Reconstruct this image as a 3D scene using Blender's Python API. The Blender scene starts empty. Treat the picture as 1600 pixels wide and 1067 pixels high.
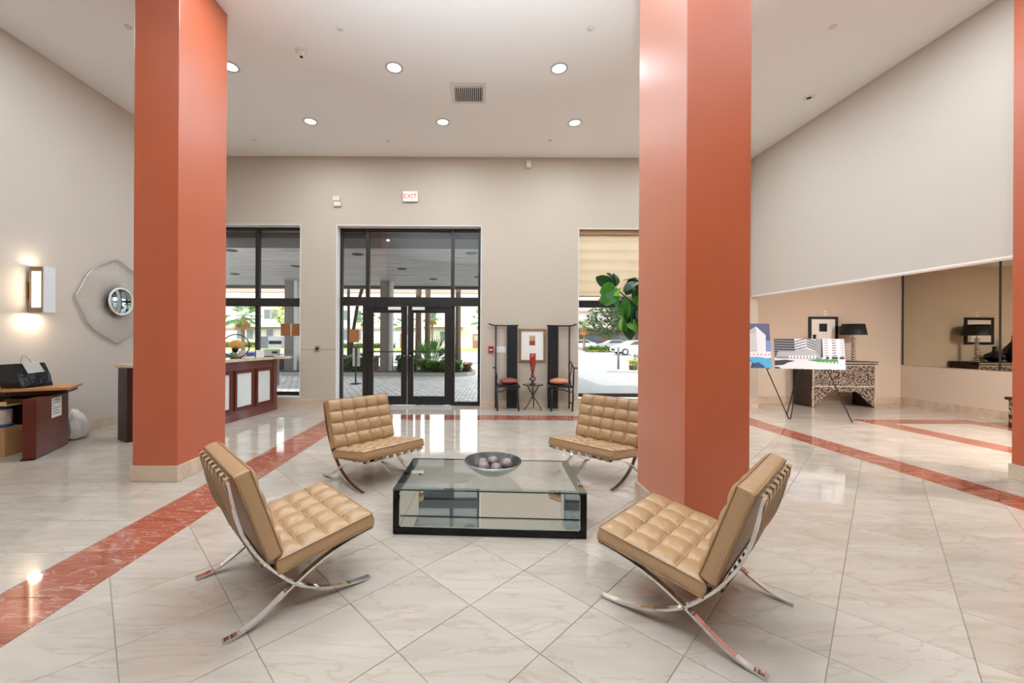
import bpy, bmesh, math, random
from mathutils import Vector, Matrix, noise
random.seed(7)
PI = math.pi
S = bpy.context.scene
C = S.collection

# ------------------------------------------------------------------ camera, world, sun, lights, exposure
cam_d = bpy.data.cameras.new('camera')
cam = bpy.data.objects.new('camera', cam_d); C.objects.link(cam)
cam_d.sensor_width = 36.0
cam_d.lens = 36.0 * 620 / 1600
cam_d.shift_x = 58 / 1600
cam_d.shift_y = -3.5 / 1600
cam_d.clip_start = 0.05
cam_d.clip_end = 400
cam.matrix_world = Matrix.Translation((0, 0, 1.42)) @ Matrix.Rotation(PI / 2, 4, 'X') @ Matrix.Rotation(0.0052, 4, 'Z')
S.camera = cam

S.view_settings.view_transform = 'Standard'
S.view_settings.look = 'None'
S.view_settings.gamma = 1
S.view_settings.use_curve_mapping = False
S.view_settings.exposure = 0.24
S.cycles.max_bounces = 12
S.cycles.diffuse_bounces = 6
S.cycles.glossy_bounces = 6
S.cycles.transmission_bounces = 8
S.cycles.transparent_max_bounces = 12
S.cycles.sample_clamp_indirect = 6
S.cycles.use_denoising = True
S.cycles.caustics_reflective = False
S.cycles.caustics_refractive = False

w = bpy.data.worlds.new('hazy_bright_sky'); S.world = w; w.use_nodes = True
nt = w.node_tree; nt.nodes.clear()
wo = nt.nodes.new('ShaderNodeOutputWorld'); bg = nt.nodes.new('ShaderNodeBackground')
sky = nt.nodes.new('ShaderNodeTexSky'); sky.sky_type = 'HOSEK_WILKIE'; sky.turbidity = 6; sky.ground_albedo = 0.5
sky.sun_direction = Vector((-0.5, -0.55, 0.75)).normalized()
mixs = nt.nodes.new('ShaderNodeMix'); mixs.data_type = 'RGBA'; mixs.inputs[0].default_value = 0.75
nt.links.new(sky.outputs[0], mixs.inputs[6]); mixs.inputs[7].default_value = (0.93, 0.97, 1.0, 1)
bg.inputs[1].default_value = 4.0
nt.links.new(mixs.outputs[2], bg.inputs[0]); nt.links.new(bg.outputs[0], wo.inputs[0])

sun_d = bpy.data.lights.new('sun', 'SUN'); sun_d.energy = 4.5; sun_d.angle = 0.02; sun_d.color = (1, 0.95, 0.86)
sun = bpy.data.objects.new('sun', sun_d); C.objects.link(sun)
sun.rotation_euler = Vector((0.5, 0.55, -0.75)).to_track_quat('-Z', 'Y').to_euler()

# photographer's flash bounced off the ceiling, standing just behind the viewpoint
fl_d = bpy.data.lights.new('bounce_flash', 'AREA'); fl_d.size = 0.5; fl_d.energy = 390; fl_d.spread = math.radians(100); fl_d.color = (0.84, 0.95, 1.0)
fl = bpy.data.objects.new('bounce_flash', fl_d); C.objects.link(fl)
fl.location = (0.0, -0.4, 1.7); fl.rotation_euler = Vector((0, 0.22, 1)).to_track_quat('-Z', 'Y').to_euler()

LAMP_W = 26.0          # watts of one ceiling downlight
ALCOVE_W = 150.0

# ------------------------------------------------------------------ room measures (metres)
XL, XR, YB, ZC = -5.85, 5.77, 8.28, 5.22
YR = -3.6                          # rear wall behind the viewpoint
AX, AY, AZ = 9.68, 9.02, 3.13      # alcove side wall, back wall and ceiling
SOF = 2.35

# ------------------------------------------------------------------ materials
def srgb(r, g, b):
    f = lambda c: (c / 255 / 12.92) if c <= 10 else ((c / 255 + 0.055) / 1.055) ** 2.4
    return (f(r), f(g), f(b), 1)
def mat(name, col, rough=0.5, metal=0.0, spec=0.5, noise=None, bump=None, coat=0.0, var=0.0, stretch=(1, 1, 1), emit=None, rnd=False):
    m = bpy.data.materials.new(name); m.use_nodes = True
    n = m.node_tree.nodes; l = m.node_tree.links
    b = n['Principled BSDF']
    b.inputs['Base Color'].default_value = col
    b.inputs['Roughness'].default_value = rough
    b.inputs['Metallic'].default_value = metal
    b.inputs['Specular IOR Level'].default_value = spec
    b.inputs['Coat Weight'].default_value = coat
    b.inputs['Coat Roughness'].default_value = 0.04
    tc = n.new('ShaderNodeTexCoord'); mp = n.new('ShaderNodeMapping')
    mp.inputs['Scale'].default_value = stretch
    l.new(tc.outputs['Object'], mp.inputs[0])
    if noise or var:
        t = n.new('ShaderNodeTexNoise'); t.inputs['Scale'].default_value = noise or 4
        t.inputs['Detail'].default_value = 6
        l.new(mp.outputs[0], t.inputs['Vector'])
        r = n.new('ShaderNodeMix'); r.data_type = 'RGBA'
        k = 1 - var
        r.inputs[6].default_value = (col[0] * k, col[1] * k, col[2] * k, 1)
        r.inputs[7].default_value = (min(1, col[0] * (1 + var)), min(1, col[1] * (1 + var)), min(1, col[2] * (1 + var)), 1)
        l.new(t.outputs[0], r.inputs[0]); l.new(r.outputs[2], b.inputs['Base Color'])
    if bump:
        t2 = n.new('ShaderNodeTexNoise'); t2.inputs['Scale'].default_value = bump[0]; t2.inputs['Detail'].default_value = 4
        l.new(mp.outputs[0], t2.inputs['Vector'])
        bp = n.new('ShaderNodeBump'); bp.inputs['Strength'].default_value = bump[1]; bp.inputs['Distance'].default_value = 0.01
        l.new(t2.outputs[0], bp.inputs['Height']); l.new(bp.outputs[0], b.inputs['Normal'])
    if emit:
        b.inputs['Emission Color'].default_value = emit[0]; b.inputs['Emission Strength'].default_value = emit[1]
    return m

def marble(name, base, vein, dark, rough, scale, vw, white=None):
    m = bpy.data.materials.new(name); m.use_nodes = True
    n = m.node_tree.nodes; l = m.node_tree.links; b = n['Principled BSDF']
    geo = n.new('ShaderNodeNewGeometry'); oi = n.new('ShaderNodeObjectInfo')
    mul = n.new('ShaderNodeMath'); mul.operation = 'MULTIPLY'; mul.inputs[1].default_value = 37.0
    l.new(oi.outputs['Random'], mul.inputs[0])
    add = n.new('ShaderNodeVectorMath'); add.operation = 'ADD'
    cmb = n.new('ShaderNodeCombineXYZ'); l.new(mul.outputs[0], cmb.inputs[2])
    l.new(geo.outputs['Position'], add.inputs[0]); l.new(cmb.outputs[0], add.inputs[1])
    mp = n.new('ShaderNodeMapping'); mp.inputs['Rotation'].default_value = (0, 0, 0.5); mp.inputs['Scale'].default_value = (0.4, 1.9, 1)
    l.new(add.outputs[0], mp.inputs[0])
    t1 = n.new('ShaderNodeTexNoise'); t1.inputs['Scale'].default_value = scale; t1.inputs['Detail'].default_value = 8; t1.inputs['Distortion'].default_value = 1.2
    t2 = n.new('ShaderNodeTexNoise'); t2.inputs['Scale'].default_value = scale * 0.8; t2.inputs['Detail'].default_value = 7; t2.inputs['Distortion'].default_value = 2.2
    l.new(mp.outputs[0], t1.inputs['Vector']); l.new(mp.outputs[0], t2.inputs['Vector'])
    r1 = n.new('ShaderNodeValToRGB'); r1.color_ramp.elements[0].position = 0.32; r1.color_ramp.elements[1].position = 0.68
    r1.color_ramp.elements[0].color = dark; r1.color_ramp.elements[1].color = base
    l.new(t1.outputs[0], r1.inputs[0])
    # veins: thin band of the second noise around its middle
    s = n.new('ShaderNodeMath'); s.operation = 'SUBTRACT'; s.inputs[1].default_value = 0.5; l.new(t2.outputs[0], s.inputs[0])
    a = n.new('ShaderNodeMath'); a.operation = 'ABSOLUTE'; l.new(s.outputs[0], a.inputs[0])
    rv = n.new('ShaderNodeValToRGB'); rv.color_ramp.elements[0].position = 0.0; rv.color_ramp.elements[0].color = (vw, vw, vw, 1)
    rv.color_ramp.elements[1].position = 0.022; rv.color_ramp.elements[1].color = (0, 0, 0, 1)
    l.new(a.outputs[0], rv.inputs[0])
    mx = n.new('ShaderNodeMix'); mx.data_type = 'RGBA'; mx.inputs[7].default_value = vein
    l.new(rv.outputs[0], mx.inputs[0]); l.new(r1.outputs[0], mx.inputs[6])
    # a slight difference of tone from tile to tile
    hv = n.new('ShaderNodeHueSaturation'); mr = n.new('ShaderNodeMapRange')
    mr.inputs[3].default_value = 0.93; mr.inputs[4].default_value = 1.06
    l.new(oi.outputs['Random'], mr.inputs[0]); l.new(mr.outputs[0], hv.inputs['Value'])
    l.new(mx.outputs[2], hv.inputs['Color']); l.new(hv.outputs[0], b.inputs['Base Color'])
    b.inputs['Roughness'].default_value = rough
    b.inputs['Specular IOR Level'].default_value = 0.55
    return m

def thin_glass(name, tint=(1, 1, 1, 1), refl=1.0, ior=1.5):
    m = bpy.data.materials.new(name); m.use_nodes = True
    n = m.node_tree.nodes; l = m.node_tree.links; n.clear()
    o = n.new('ShaderNodeOutputMaterial'); mx = n.new('ShaderNodeMixShader')
    tr = n.new('ShaderNodeBsdfTransparent'); gl = n.new('ShaderNodeBsdfGlossy'); fr = n.new('ShaderNodeFresnel')
    tr.inputs[0].default_value = tint; gl.inputs['Roughness'].default_value = 0.0; fr.inputs[0].default_value = ior
    # the same reflectance from either side of the pane
    ge = n.new('ShaderNodeNewGeometry'); io = n.new('ShaderNodeMapRange')
    io.inputs[3].default_value = ior; io.inputs[4].default_value = 1 / ior
    l.new(ge.outputs['Backfacing'], io.inputs[0]); l.new(io.outputs[0], fr.inputs[0])
    k = n.new('ShaderNodeMath'); k.operation = 'MULTIPLY'; k.inputs[1].default_value = refl
    l.new(fr.outputs[0], k.inputs[0]); l.new(k.outputs[0], mx.inputs[0])
    l.new(tr.outputs[0], mx.inputs[1]); l.new(gl.outputs[0], mx.inputs[2]); l.new(mx.outputs[0], o.inputs[0])
    return m

def scrim(name, col, through):
    m = bpy.data.materials.new(name); m.use_nodes = True
    n = m.node_tree.nodes; l = m.node_tree.links; n.clear()
    o = n.new('ShaderNodeOutputMaterial'); mx = n.new('ShaderNodeMixShader'); m2 = n.new('ShaderNodeMixShader')
    tr = n.new('ShaderNodeBsdfTransparent'); df = n.new('ShaderNodeBsdfDiffuse'); tl = n.new('ShaderNodeBsdfTranslucent')
    df.inputs[0].default_value = col; tl.inputs[0].default_value = col
    m2.inputs[0].default_value = 0.12; mx.inputs[0].default_value = through
    l.new(df.outputs[0], m2.inputs[1]); l.new(tl.outputs[0], m2.inputs[2])
    l.new(m2.outputs[0], mx.inputs[1]); l.new(tr.outputs[0], mx.inputs[2]); l.new(mx.outputs[0], o.inputs[0])
    return m

def leafmat(name, col, var=0.35, rough=0.45):
    m = mat(name, col, rough, var=var, noise=3)
    n = m.node_tree.nodes; l = m.node_tree.links; b = n['Principled BSDF']
    tl = n.new('ShaderNodeBsdfTranslucent'); tl.inputs[0].default_value = (min(1, col[0] * 1.5), min(1, col[1] * 1.5), col[2], 1)
    mx = n.new('ShaderNodeMixShader'); mx.inputs[0].default_value = 0.3
    o = n['Material Output']
    l.new(b.outputs[0], mx.inputs[1]); l.new(tl.outputs[0], mx.inputs[2]); l.new(mx.outputs[0], o.inputs[0])
    return m

def banded(name, col, dark, scale, axis, rough=0.6):
    """boards: fine parallel joints and streaks along one direction"""
    m = bpy.data.materials.new(name); m.use_nodes = True
    n = m.node_tree.nodes; l = m.node_tree.links; b = n['Principled BSDF']
    tc = n.new('ShaderNodeTexCoord'); mp = n.new('ShaderNodeMapping'); mp.inputs['Scale'].default_value = axis
    t = n.new('ShaderNodeTexNoise'); t.inputs['Scale'].default_value = scale; t.inputs['Detail'].default_value = 6
    r = n.new('ShaderNodeValToRGB'); r.color_ramp.elements[0].position = 0.3; r.color_ramp.elements[1].position = 0.7
    r.color_ramp.elements[0].color = dark; r.color_ramp.elements[1].color = col
    l.new(tc.outputs['Object'], mp.inputs[0]); l.new(mp.outputs[0], t.inputs['Vector']); l.new(t.outputs[0], r.inputs[0])
    l.new(r.outputs[0], b.inputs['Base Color']); b.inputs['Roughness'].default_value = rough
    return m

def inlay(name):
    """dark wood set with mother of pearl chips"""
    m = bpy.data.materials.new(name); m.use_nodes = True
    n = m.node_tree.nodes; l = m.node_tree.links; b = n['Principled BSDF']
    tc = n.new('ShaderNodeTexCoord')
    v = n.new('ShaderNodeTexVoronoi'); v.inputs['Scale'].default_value = 46; v.feature = 'DISTANCE_TO_EDGE'
    v2 = n.new('ShaderNodeTexVoronoi'); v2.inputs['Scale'].default_value = 46
    l.new(tc.outputs['Object'], v.inputs['Vector']); l.new(tc.outputs['Object'], v2.inputs['Vector'])
    r = n.new('ShaderNodeValToRGB'); r.color_ramp.interpolation = 'CONSTANT'
    r.color_ramp.elements[0].position = 0; r.color_ramp.elements[0].color = (0, 0, 0, 1)
    r.color_ramp.elements[1].position = 0.13; r.color_ramp.elements[1].color = (1, 1, 1, 1)
    l.new(v.outputs['Distance'], r.inputs[0])
    sep = n.new('ShaderNodeSeparateColor'); l.new(v2.outputs['Color'], sep.inputs[0])
    gt = n.new('ShaderNodeMath'); gt.operation = 'GREATER_THAN'; gt.inputs[1].default_value = 0.22; l.new(sep.outputs[0], gt.inputs[0])
    mu = n.new('ShaderNodeMath'); mu.operation = 'MULTIPLY'; l.new(gt.outputs[0], mu.inputs[0]); l.new(r.outputs[0], mu.inputs[1])
    mx = n.new('ShaderNodeMix'); mx.data_type = 'RGBA'
    mx.inputs[6].default_value = srgb(48, 30, 22); mx.inputs[7].default_value = srgb(205, 192, 176)
    l.new(mu.outputs[0], mx.inputs[0]); l.new(mx.outputs[2], b.inputs['Base Color']); b.inputs['Roughness'].default_value = 0.35
    return m

def pavers(name):
    m = bpy.data.materials.new(name); m.use_nodes = True
    n = m.node_tree.nodes; l = m.node_tree.links; b = n['Principled BSDF']
    geo = n.new('ShaderNodeNewGeometry'); mp = n.new('ShaderNodeMapping'); mp.inputs['Rotation'].default_value = (0, 0, 0.06)
    br = n.new('ShaderNodeTexBrick'); br.inputs['Scale'].default_value = 2.4
    br.inputs['Color1'].default_value = srgb(236, 233, 230); br.inputs['Color2'].default_value = srgb(200, 198, 196)
    br.inputs['Mortar'].default_value = srgb(120, 116, 114); br.inputs['Mortar Size'].default_value = 0.035
    br.inputs['Brick Width'].default_value = 0.5; br.inputs['Row Height'].default_value = 0.5
    l.new(geo.outputs['Position'], mp.inputs[0]); l.new(mp.outputs[0], br.inputs['Vector'])
    l.new(br.outputs['Color'], b.inputs['Base Color']); b.inputs['Roughness'].default_value = 0.6
    bp = n.new('ShaderNodeBump'); bp.inputs['Distance'].default_value = 0.01; bp.invert = True
    l.new(br.outputs['Fac'], bp.inputs['Height']); l.new(bp.outputs[0], b.inputs['Normal'])
    return m

M = {}
M['wall'] = mat('wall_paint_beige', srgb(203, 193, 183), 0.75, var=0.03, noise=0.8, bump=(180, 0.06))
M['wall_warm'] = mat('wall_paint_warm_beige', srgb(208, 193, 176), 0.75, var=0.03, noise=0.8, bump=(180, 0.06))
M['wall_b'] = mat('wall_paint_sand', srgb(190, 177, 163), 0.75, var=0.03, noise=0.8, bump=(180, 0.06))
M['white'] = mat('white_paint', srgb(238, 237, 234), 0.7, bump=(200, 0.03))
M['ceiling'] = mat('ceiling_paint', srgb(246, 247, 248), 0.8)
M['orange'] = mat('terracotta_paint', srgb(176, 78, 38), 0.42, spec=0.9, var=0.05, noise=2.5, bump=(60, 0.05))
M['orange'].node_tree.nodes['Principled BSDF'].inputs['Sheen Weight'].default_value = 0.9
M['orange'].node_tree.nodes['Principled BSDF'].inputs['Sheen Tint'].default_value = (1.0, 0.8, 0.62, 1)
M['orange'].node_tree.nodes['Principled BSDF'].inputs['Sheen Roughness'].default_value = 0.35
M['marble'] = marble('cream_marble', srgb(193, 183, 173), srgb(162, 143, 123), srgb(179, 166, 153), 0.06, 2.6, 0.40)
M['marble_red'] = marble('red_marble', srgb(164, 94, 74), srgb(214, 184, 168), srgb(142, 74, 58), 0.06, 5.0, 0.5)
M['grout'] = mat('grout', srgb(150, 138, 124), 0.8)
M['skirting'] = marble('skirting_marble', srgb(214, 196, 176), srgb(170, 140, 110), srgb(196, 174, 152), 0.2, 2.5, 0.4)
M['leather'] = mat('tan_leather', srgb(168, 134, 98), 0.28, spec=0.5, var=0.08, noise=6, bump=(90, 0.12))
M['strap'] = mat('tan_strap_leather', srgb(160, 126, 90), 0.5, var=0.06, noise=8)
M['piping'] = mat('leather_piping', srgb(140, 106, 70), 0.4)
M['chrome'] = mat('polished_chrome', srgb(226, 226, 228), 0.06, 1.0)
M['steel'] = mat('brushed_steel', srgb(196, 198, 200), 0.25, 1.0)
M['black_lacquer'] = mat('black_lacquer', srgb(13, 11, 11), 0.2, spec=0.25)
M['black_matt'] = mat('black_satin_wood', srgb(20, 21, 25), 0.4, var=0.1, noise=12)
M['alu'] = mat('dark_bronze_aluminium', srgb(30, 27, 26), 0.35, 0.0, 0.5)
M['rubber'] = mat('black_rubber', srgb(14, 14, 14), 0.7)
M['glass'] = thin_glass('window_glass', (0.93, 0.95, 0.94, 1))
M['glass_up'] = thin_glass('tinted_upper_glass', (0.93, 0.94, 0.94, 1), 1.0)
M['glass_top'] = thin_glass('table_glass', (0.955, 0.985, 0.975, 1), 1.5)
M['glass_edge'] = mat('green_glass_edge', srgb(32, 66, 58), 0.1)
M['tmirror'] = mat('table_mirror_lining', srgb(222, 228, 226), 0.03, 1.0)
M['mirror'] = mat('silvered_mirror', srgb(206, 200, 184), 0.015, 1.0)
M['mirror_blue'] = mat('round_mirror', srgb(206, 224, 232), 0.02, 1.0)
M['silver'] = mat('silver_leaf', srgb(200, 200, 198), 0.3, 1.0)
M['wire'] = mat('pale_silver_wire', srgb(226, 226, 224), 0.35, 0.6)
M['bowl'] = mat('hammered_silver_bowl', srgb(214, 216, 212), 0.28, 0.85, bump=(40, 0.1))
M['bowl_in'] = mat('dark_bowl_inside', srgb(44, 40, 40), 0.28)
M['ball'] = mat('beaded_ball', srgb(140, 126, 122), 0.4, 0.35, var=0.45, noise=60, bump=(70, 0.8))
M['mahogany'] = mat('mahogany', srgb(92, 38, 26), 0.3, spec=0.3, var=0.3, noise=4, stretch=(1, 1, 8))
M['mahogany_dk'] = mat('dark_mahogany', srgb(50, 21, 16), 0.3, spec=0.25, var=0.3, noise=4, stretch=(1, 1, 8))
M['rosewood'] = mat('rosewood_panelling', srgb(104, 50, 46), 0.2, var=0.2, noise=4, stretch=(1, 1, 6), coat=0.3)
M['counter'] = marble('cream_counter_marble', srgb(222, 206, 186), srgb(150, 124, 100), srgb(200, 178, 154), 0.12, 4, 0.5)
M['wood_top'] = mat('worn_oak_top', srgb(176, 126, 78), 0.35, var=0.25, noise=5, stretch=(1, 6, 1))
M['inset'] = mat('pale_marble_inset', srgb(226, 232, 234), 0.1, var=0.08, noise=5)
M['card'] = mat('corrugated_cardboard', srgb(176, 130, 84), 0.8, var=0.08, noise=6)
M['card_in'] = mat('cardboard_flap', srgb(214, 178, 122), 0.8)
M['paper'] = mat('white_paper', srgb(238, 236, 232), 0.8)
M['ink'] = mat('grey_print', srgb(120, 120, 128), 0.8)
M['blackink'] = mat('black_print', srgb(26, 26, 30), 0.8)
M['blue'] = mat('blue_plastic', srgb(34, 76, 150), 0.35)
M['label'] = mat('jar_label', srgb(206, 186, 170), 0.6, var=0.4, noise=14)
M['bagblack'] = mat('glossy_black_bag', srgb(18, 19, 22), 0.12, bump=(9, 0.35))
M['rope'] = mat('grey_cord', srgb(150, 146, 134), 0.8)
M['plasticbag'] = mat('translucent_white_bag', srgb(236, 234, 230), 0.4, bump=(22, 0.9))
M['bronze'] = mat('bronze_frame', srgb(142, 122, 98), 0.35, 0.6)
M['sconce_face'] = mat('pale_metal_face', srgb(222, 224, 226), 0.35, 0.2)
M['glow'] = mat('lit_warm_diffuser', srgb(255, 240, 214), 0.6, emit=(srgb(255, 232, 196), 1.6))
M['lamp_on'] = mat('lit_downlight_lens', srgb(255, 255, 255), 0.6, emit=((1, 1, 1, 1), 0.75))
M['plastic_w'] = mat('white_plastic', srgb(228, 226, 222), 0.45)
M['plastic_b'] = mat('beige_plastic', srgb(216, 203, 186), 0.5)
M['exit'] = mat('lit_exit_face', srgb(255, 232, 224), 0.5, emit=(srgb(255, 214, 204), 0.55))
M['exit_red'] = mat('lit_red_letters', srgb(235, 70, 56), 0.5, emit=(srgb(240, 84, 70), 0.6))
M['red_plastic'] = mat('red_plastic', srgb(150, 28, 36), 0.4)
M['vent'] = mat('grey_louvre', srgb(196, 196, 196), 0.5)
M['dark'] = mat('dark_void', srgb(18, 18, 18), 0.8)
M['frame_gold'] = mat('antique_gilt_wood', srgb(136, 104, 76), 0.4, var=0.35, noise=14)
M['cushion_red'] = mat('russet_silk', srgb(132, 72, 60), 0.45, var=0.15, noise=8)
M['cushion_or'] = mat('copper_silk', srgb(196, 128, 96), 0.42, var=0.15, noise=8)
M['redglass'] = mat('red_glass', srgb(150, 36, 26), 0.08, spec=0.6, coat=0.6)
M['darkred'] = mat('dark_red_glass', srgb(70, 20, 16), 0.1, coat=0.5)
M['art_red'] = mat('art_print_red', srgb(138, 70, 62), 0.8, var=0.5, noise=30)
M['art_tan'] = mat('art_print_tan', srgb(188, 156, 112), 0.8, var=0.5, noise=30)
M['art_dark'] = mat('art_print_dark', srgb(34, 32, 36), 0.8)
M['matboard'] = mat('white_mat_board', srgb(236, 234, 230), 0.8)
M['shade'] = mat('black_silk_shade', srgb(15, 15, 17), 0.6)
M['inlay'] = inlay('pearl_inlay')
M['carved'] = mat('dark_carved_wood', srgb(46, 28, 20), 0.35, var=0.4, noise=16, bump=(26, 0.8))
M['pearl'] = mat('pearl_bead', srgb(222, 210, 194), 0.25)
M['ceramic'] = mat('black_glazed_ceramic', srgb(14, 14, 16), 0.12)
M['scrim'] = scrim('cream_solar_scrim', srgb(226, 206, 172), 0.40)
M['scrim_box'] = mat('shade_cassette', srgb(150, 118, 82), 0.6)
M['brown_card'] = mat('brown_notice', srgb(150, 96, 58), 0.8, var=0.15, noise=20)
M['amber'] = mat('amber_glass', srgb(206, 150, 84), 0.2)
M['fig'] = leafmat('fig_leaf', srgb(66, 124, 48), 0.3, 0.35)
M['fig_dk'] = leafmat('fig_leaf_dark', srgb(34, 68, 38), 0.3, 0.35)
M['fig_lt'] = leafmat('fig_leaf_young', srgb(110, 170, 56), 0.2, 0.35)
M['bark'] = mat('grey_brown_bark', srgb(120, 100, 84), 0.9, var=0.3, noise=6, bump=(20, 0.6))
M['bark_moss'] = mat('mossy_bark', srgb(104, 112, 58), 0.9, var=0.3, noise=6, bump=(20, 0.6))
M['bark_dk'] = mat('dark_bark', srgb(70, 60, 54), 0.9, var=0.3, noise=6)
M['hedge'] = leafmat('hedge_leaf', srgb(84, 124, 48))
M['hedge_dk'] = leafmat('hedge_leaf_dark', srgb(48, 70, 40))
M['yellow_leaf'] = leafmat('sunlit_yellow_leaf', srgb(190, 190, 84))
M['palm'] = leafmat('palm_frond', srgb(74, 120, 52))
M['palm_dry'] = leafmat('dry_palm_skirt', srgb(176, 130, 80))
M['tree'] = leafmat('tree_leaf', srgb(70, 100, 60))
M['grass'] = mat('lawn', srgb(150, 168, 84), 0.9, var=0.25, noise=2)
M['soil'] = mat('soil', srgb(70, 60, 50), 0.9, var=0.3, noise=5)
M['pavers'] = pavers('grey_pavers')
M['asphalt'] = mat('pale_asphalt', srgb(138, 137, 138), 0.85, var=0.06, noise=1.5)
M['concrete'] = mat('pale_concrete', srgb(160, 158, 155), 0.8, var=0.05, noise=2)
M['canopy'] = banded('weathered_canopy_boards', srgb(192, 188, 184), srgb(128, 124, 120), 5, (0.2, 5, 1))
M['canopy_beam'] = mat('dark_canopy_beam', srgb(70, 67, 66), 0.7, var=0.1, noise=3)
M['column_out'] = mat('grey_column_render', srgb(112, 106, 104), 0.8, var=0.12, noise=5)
M['column_lit'] = mat('painted_lit_column_side', srgb(206, 204, 202), 0.8)  # light on the column side put into a paler colour
M['bldg'] = mat('white_building_render', srgb(204, 196, 190), 0.85, var=0.03, noise=0.4)
M['bldg2'] = mat('pinkish_band', srgb(166, 146, 136), 0.85)
M['winglass'] = mat('grey_building_glass', srgb(96, 104, 108), 0.2)
M['door_br'] = mat('brown_door', srgb(140, 96, 78), 0.6)
M['car_w'] = mat('white_car_paint', srgb(196, 197, 198), 0.2, coat=0.5)
M['car_glass'] = mat('car_glass', srgb(50, 54, 58), 0.1)
M['tyre'] = mat('tyre_rubber', srgb(24, 24, 24), 0.8)
M['sign_blue'] = mat('navy_print', srgb(52, 52, 92), 0.7)
M['photo_sky'] = mat('photo_deep_blue', srgb(38, 54, 98), 0.4)
M['photo_sky2'] = mat('photo_mid_blue', srgb(92, 128, 184), 0.4)
M['photo_white'] = mat('photo_white', srgb(208, 209, 216), 0.4)
M['photo_grey'] = mat('photo_grey', srgb(132, 133, 142), 0.4)
M['photo_lgrey'] = mat('photo_light_grey', srgb(164, 165, 172), 0.4)
M['photo_dark'] = mat('photo_dark', srgb(52, 53, 60), 0.4)
M['photo_pool'] = mat('photo_pool', srgb(58, 156, 206), 0.4)
M['photo_navy'] = mat('photo_navy', srgb(30, 62, 112), 0.4)
M['photo_green'] = mat('photo_green', srgb(66, 136, 78), 0.4)
M['photo_red'] = mat('photo_red', srgb(170, 70, 70), 0.4)

# ------------------------------------------------------------------ geometry helpers
def B(): return bmesh.new()
def box(bm, x0, x1, y0, y1, z0, z1, mi=0, bev=0.0):
    vs = [bm.verts.new(p) for p in ((x0, y0, z0), (x1, y0, z0), (x1, y1, z0), (x0, y1, z0), (x0, y0, z1), (x1, y0, z1), (x1, y1, z1), (x0, y1, z1))]
    fs = [bm.faces.new([vs[i] for i in f]) for f in ((3, 2, 1, 0), (4, 5, 6, 7), (0, 1, 5, 4), (1, 2, 6, 5), (2, 3, 7, 6), (3, 0, 4, 7))]
    for f in fs: f.material_index = mi
    if bev:
        es = list({e for f in fs for e in f.edges})
        r = bmesh.ops.bevel(bm, geom=es, offset=bev, segments=2, affect='EDGES', profile=0.5)
        for f in r['faces']: f.material_index = mi
    return bm
def prism(bm, poly, z0, z1, mi=0):
    """vertical prism over a ground polygon (counter-clockwise)"""
    a = [bm.verts.new((x, y, z0)) for x, y in poly]; b = [bm.verts.new((x, y, z1)) for x, y in poly]
    n = len(poly)
    fs = [bm.faces.new(list(reversed(a))), bm.faces.new(b)]
    for i in range(n): fs.append(bm.faces.new((a[i], a[(i + 1) % n], b[(i + 1) % n], b[i])))
    for f in fs: f.material_index = mi
    return bm
def prism_y(bm, poly, y0, y1, mi=0):
    """prism along y over an (x, z) outline"""
    a = [bm.verts.new((x, y0, z)) for x, z in poly]; b = [bm.verts.new((x, y1, z)) for x, z in poly]
    n = len(poly)
    fs = [bm.faces.new(a), bm.faces.new(list(reversed(b)))]
    for i in range(n): fs.append(bm.faces.new((a[(i + 1) % n], a[i], b[i], b[(i + 1) % n])))
    for f in fs: f.material_index = mi
    return bm
def frames(pts, closed=False):
    n = len(pts); T = []
    for i in range(n):
        if closed: t = pts[(i + 1) % n] - pts[i - 1]
        else: t = pts[min(i + 1, n - 1)] - pts[max(i - 1, 0)]
        T.append(t.normalized())
    u = Vector((0, 0, 1)) if abs(T[0].z) < 0.9 else Vector((1, 0, 0))
    u = (u - T[0] * u.dot(T[0])).normalized(); U = [u]
    for i in range(1, n):
        u = U[-1] - T[i] * U[-1].dot(T[i]); U.append(u.normalized())
    return T, U
def tube(bm, pts, r, seg=8, closed=False, mi=0):
    pts = [Vector(p) for p in pts]; rr = r if isinstance(r, (list, tuple)) else [r] * len(pts)
    T, U = frames(pts, closed); rings = []
    for p, t, u, q in zip(pts, T, U, rr):
        v = t.cross(u)
        rings.append([bm.verts.new(p + (u * math.cos(2 * PI * k / seg) + v * math.sin(2 * PI * k / seg)) * q) for k in range(seg)])
    n = len(rings)
    for i in range(n if closed else n - 1):
        a, b = rings[i], rings[(i + 1) % n]
        for k in range(seg):
            f = bm.faces.new((a[k], a[(k + 1) % seg], b[(k + 1) % seg], b[k])); f.smooth = True; f.material_index = mi
    if not closed:
        bm.faces.new(list(reversed(rings[0]))).material_index = mi; bm.faces.new(rings[-1]).material_index = mi
    return bm
def strip(bm, pts, side, half, th):
    """flat bar: rectangle (2*half along side, th thick) swept along pts lying in a plane normal to side"""
    pts = [Vector(p) for p in pts]; side = Vector(side).normalized(); n = len(pts); R = []
    for i in range(n):
        t = (pts[min(i + 1, n - 1)] - pts[max(i - 1, 0)]).normalized(); nn = side.cross(t).normalized()
        R.append([bm.verts.new(pts[i] + side * a * half + nn * b * th / 2) for a, b in ((-1, -1), (1, -1), (1, 1), (-1, 1))])
    for i in range(n - 1):
        for k in range(4):
            bm.faces.new((R[i][k], R[i + 1][k], R[i + 1][(k + 1) % 4], R[i][(k + 1) % 4]))
    bm.faces.new(R[0]); bm.faces.new(list(reversed(R[-1])))
    return bm
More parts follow.
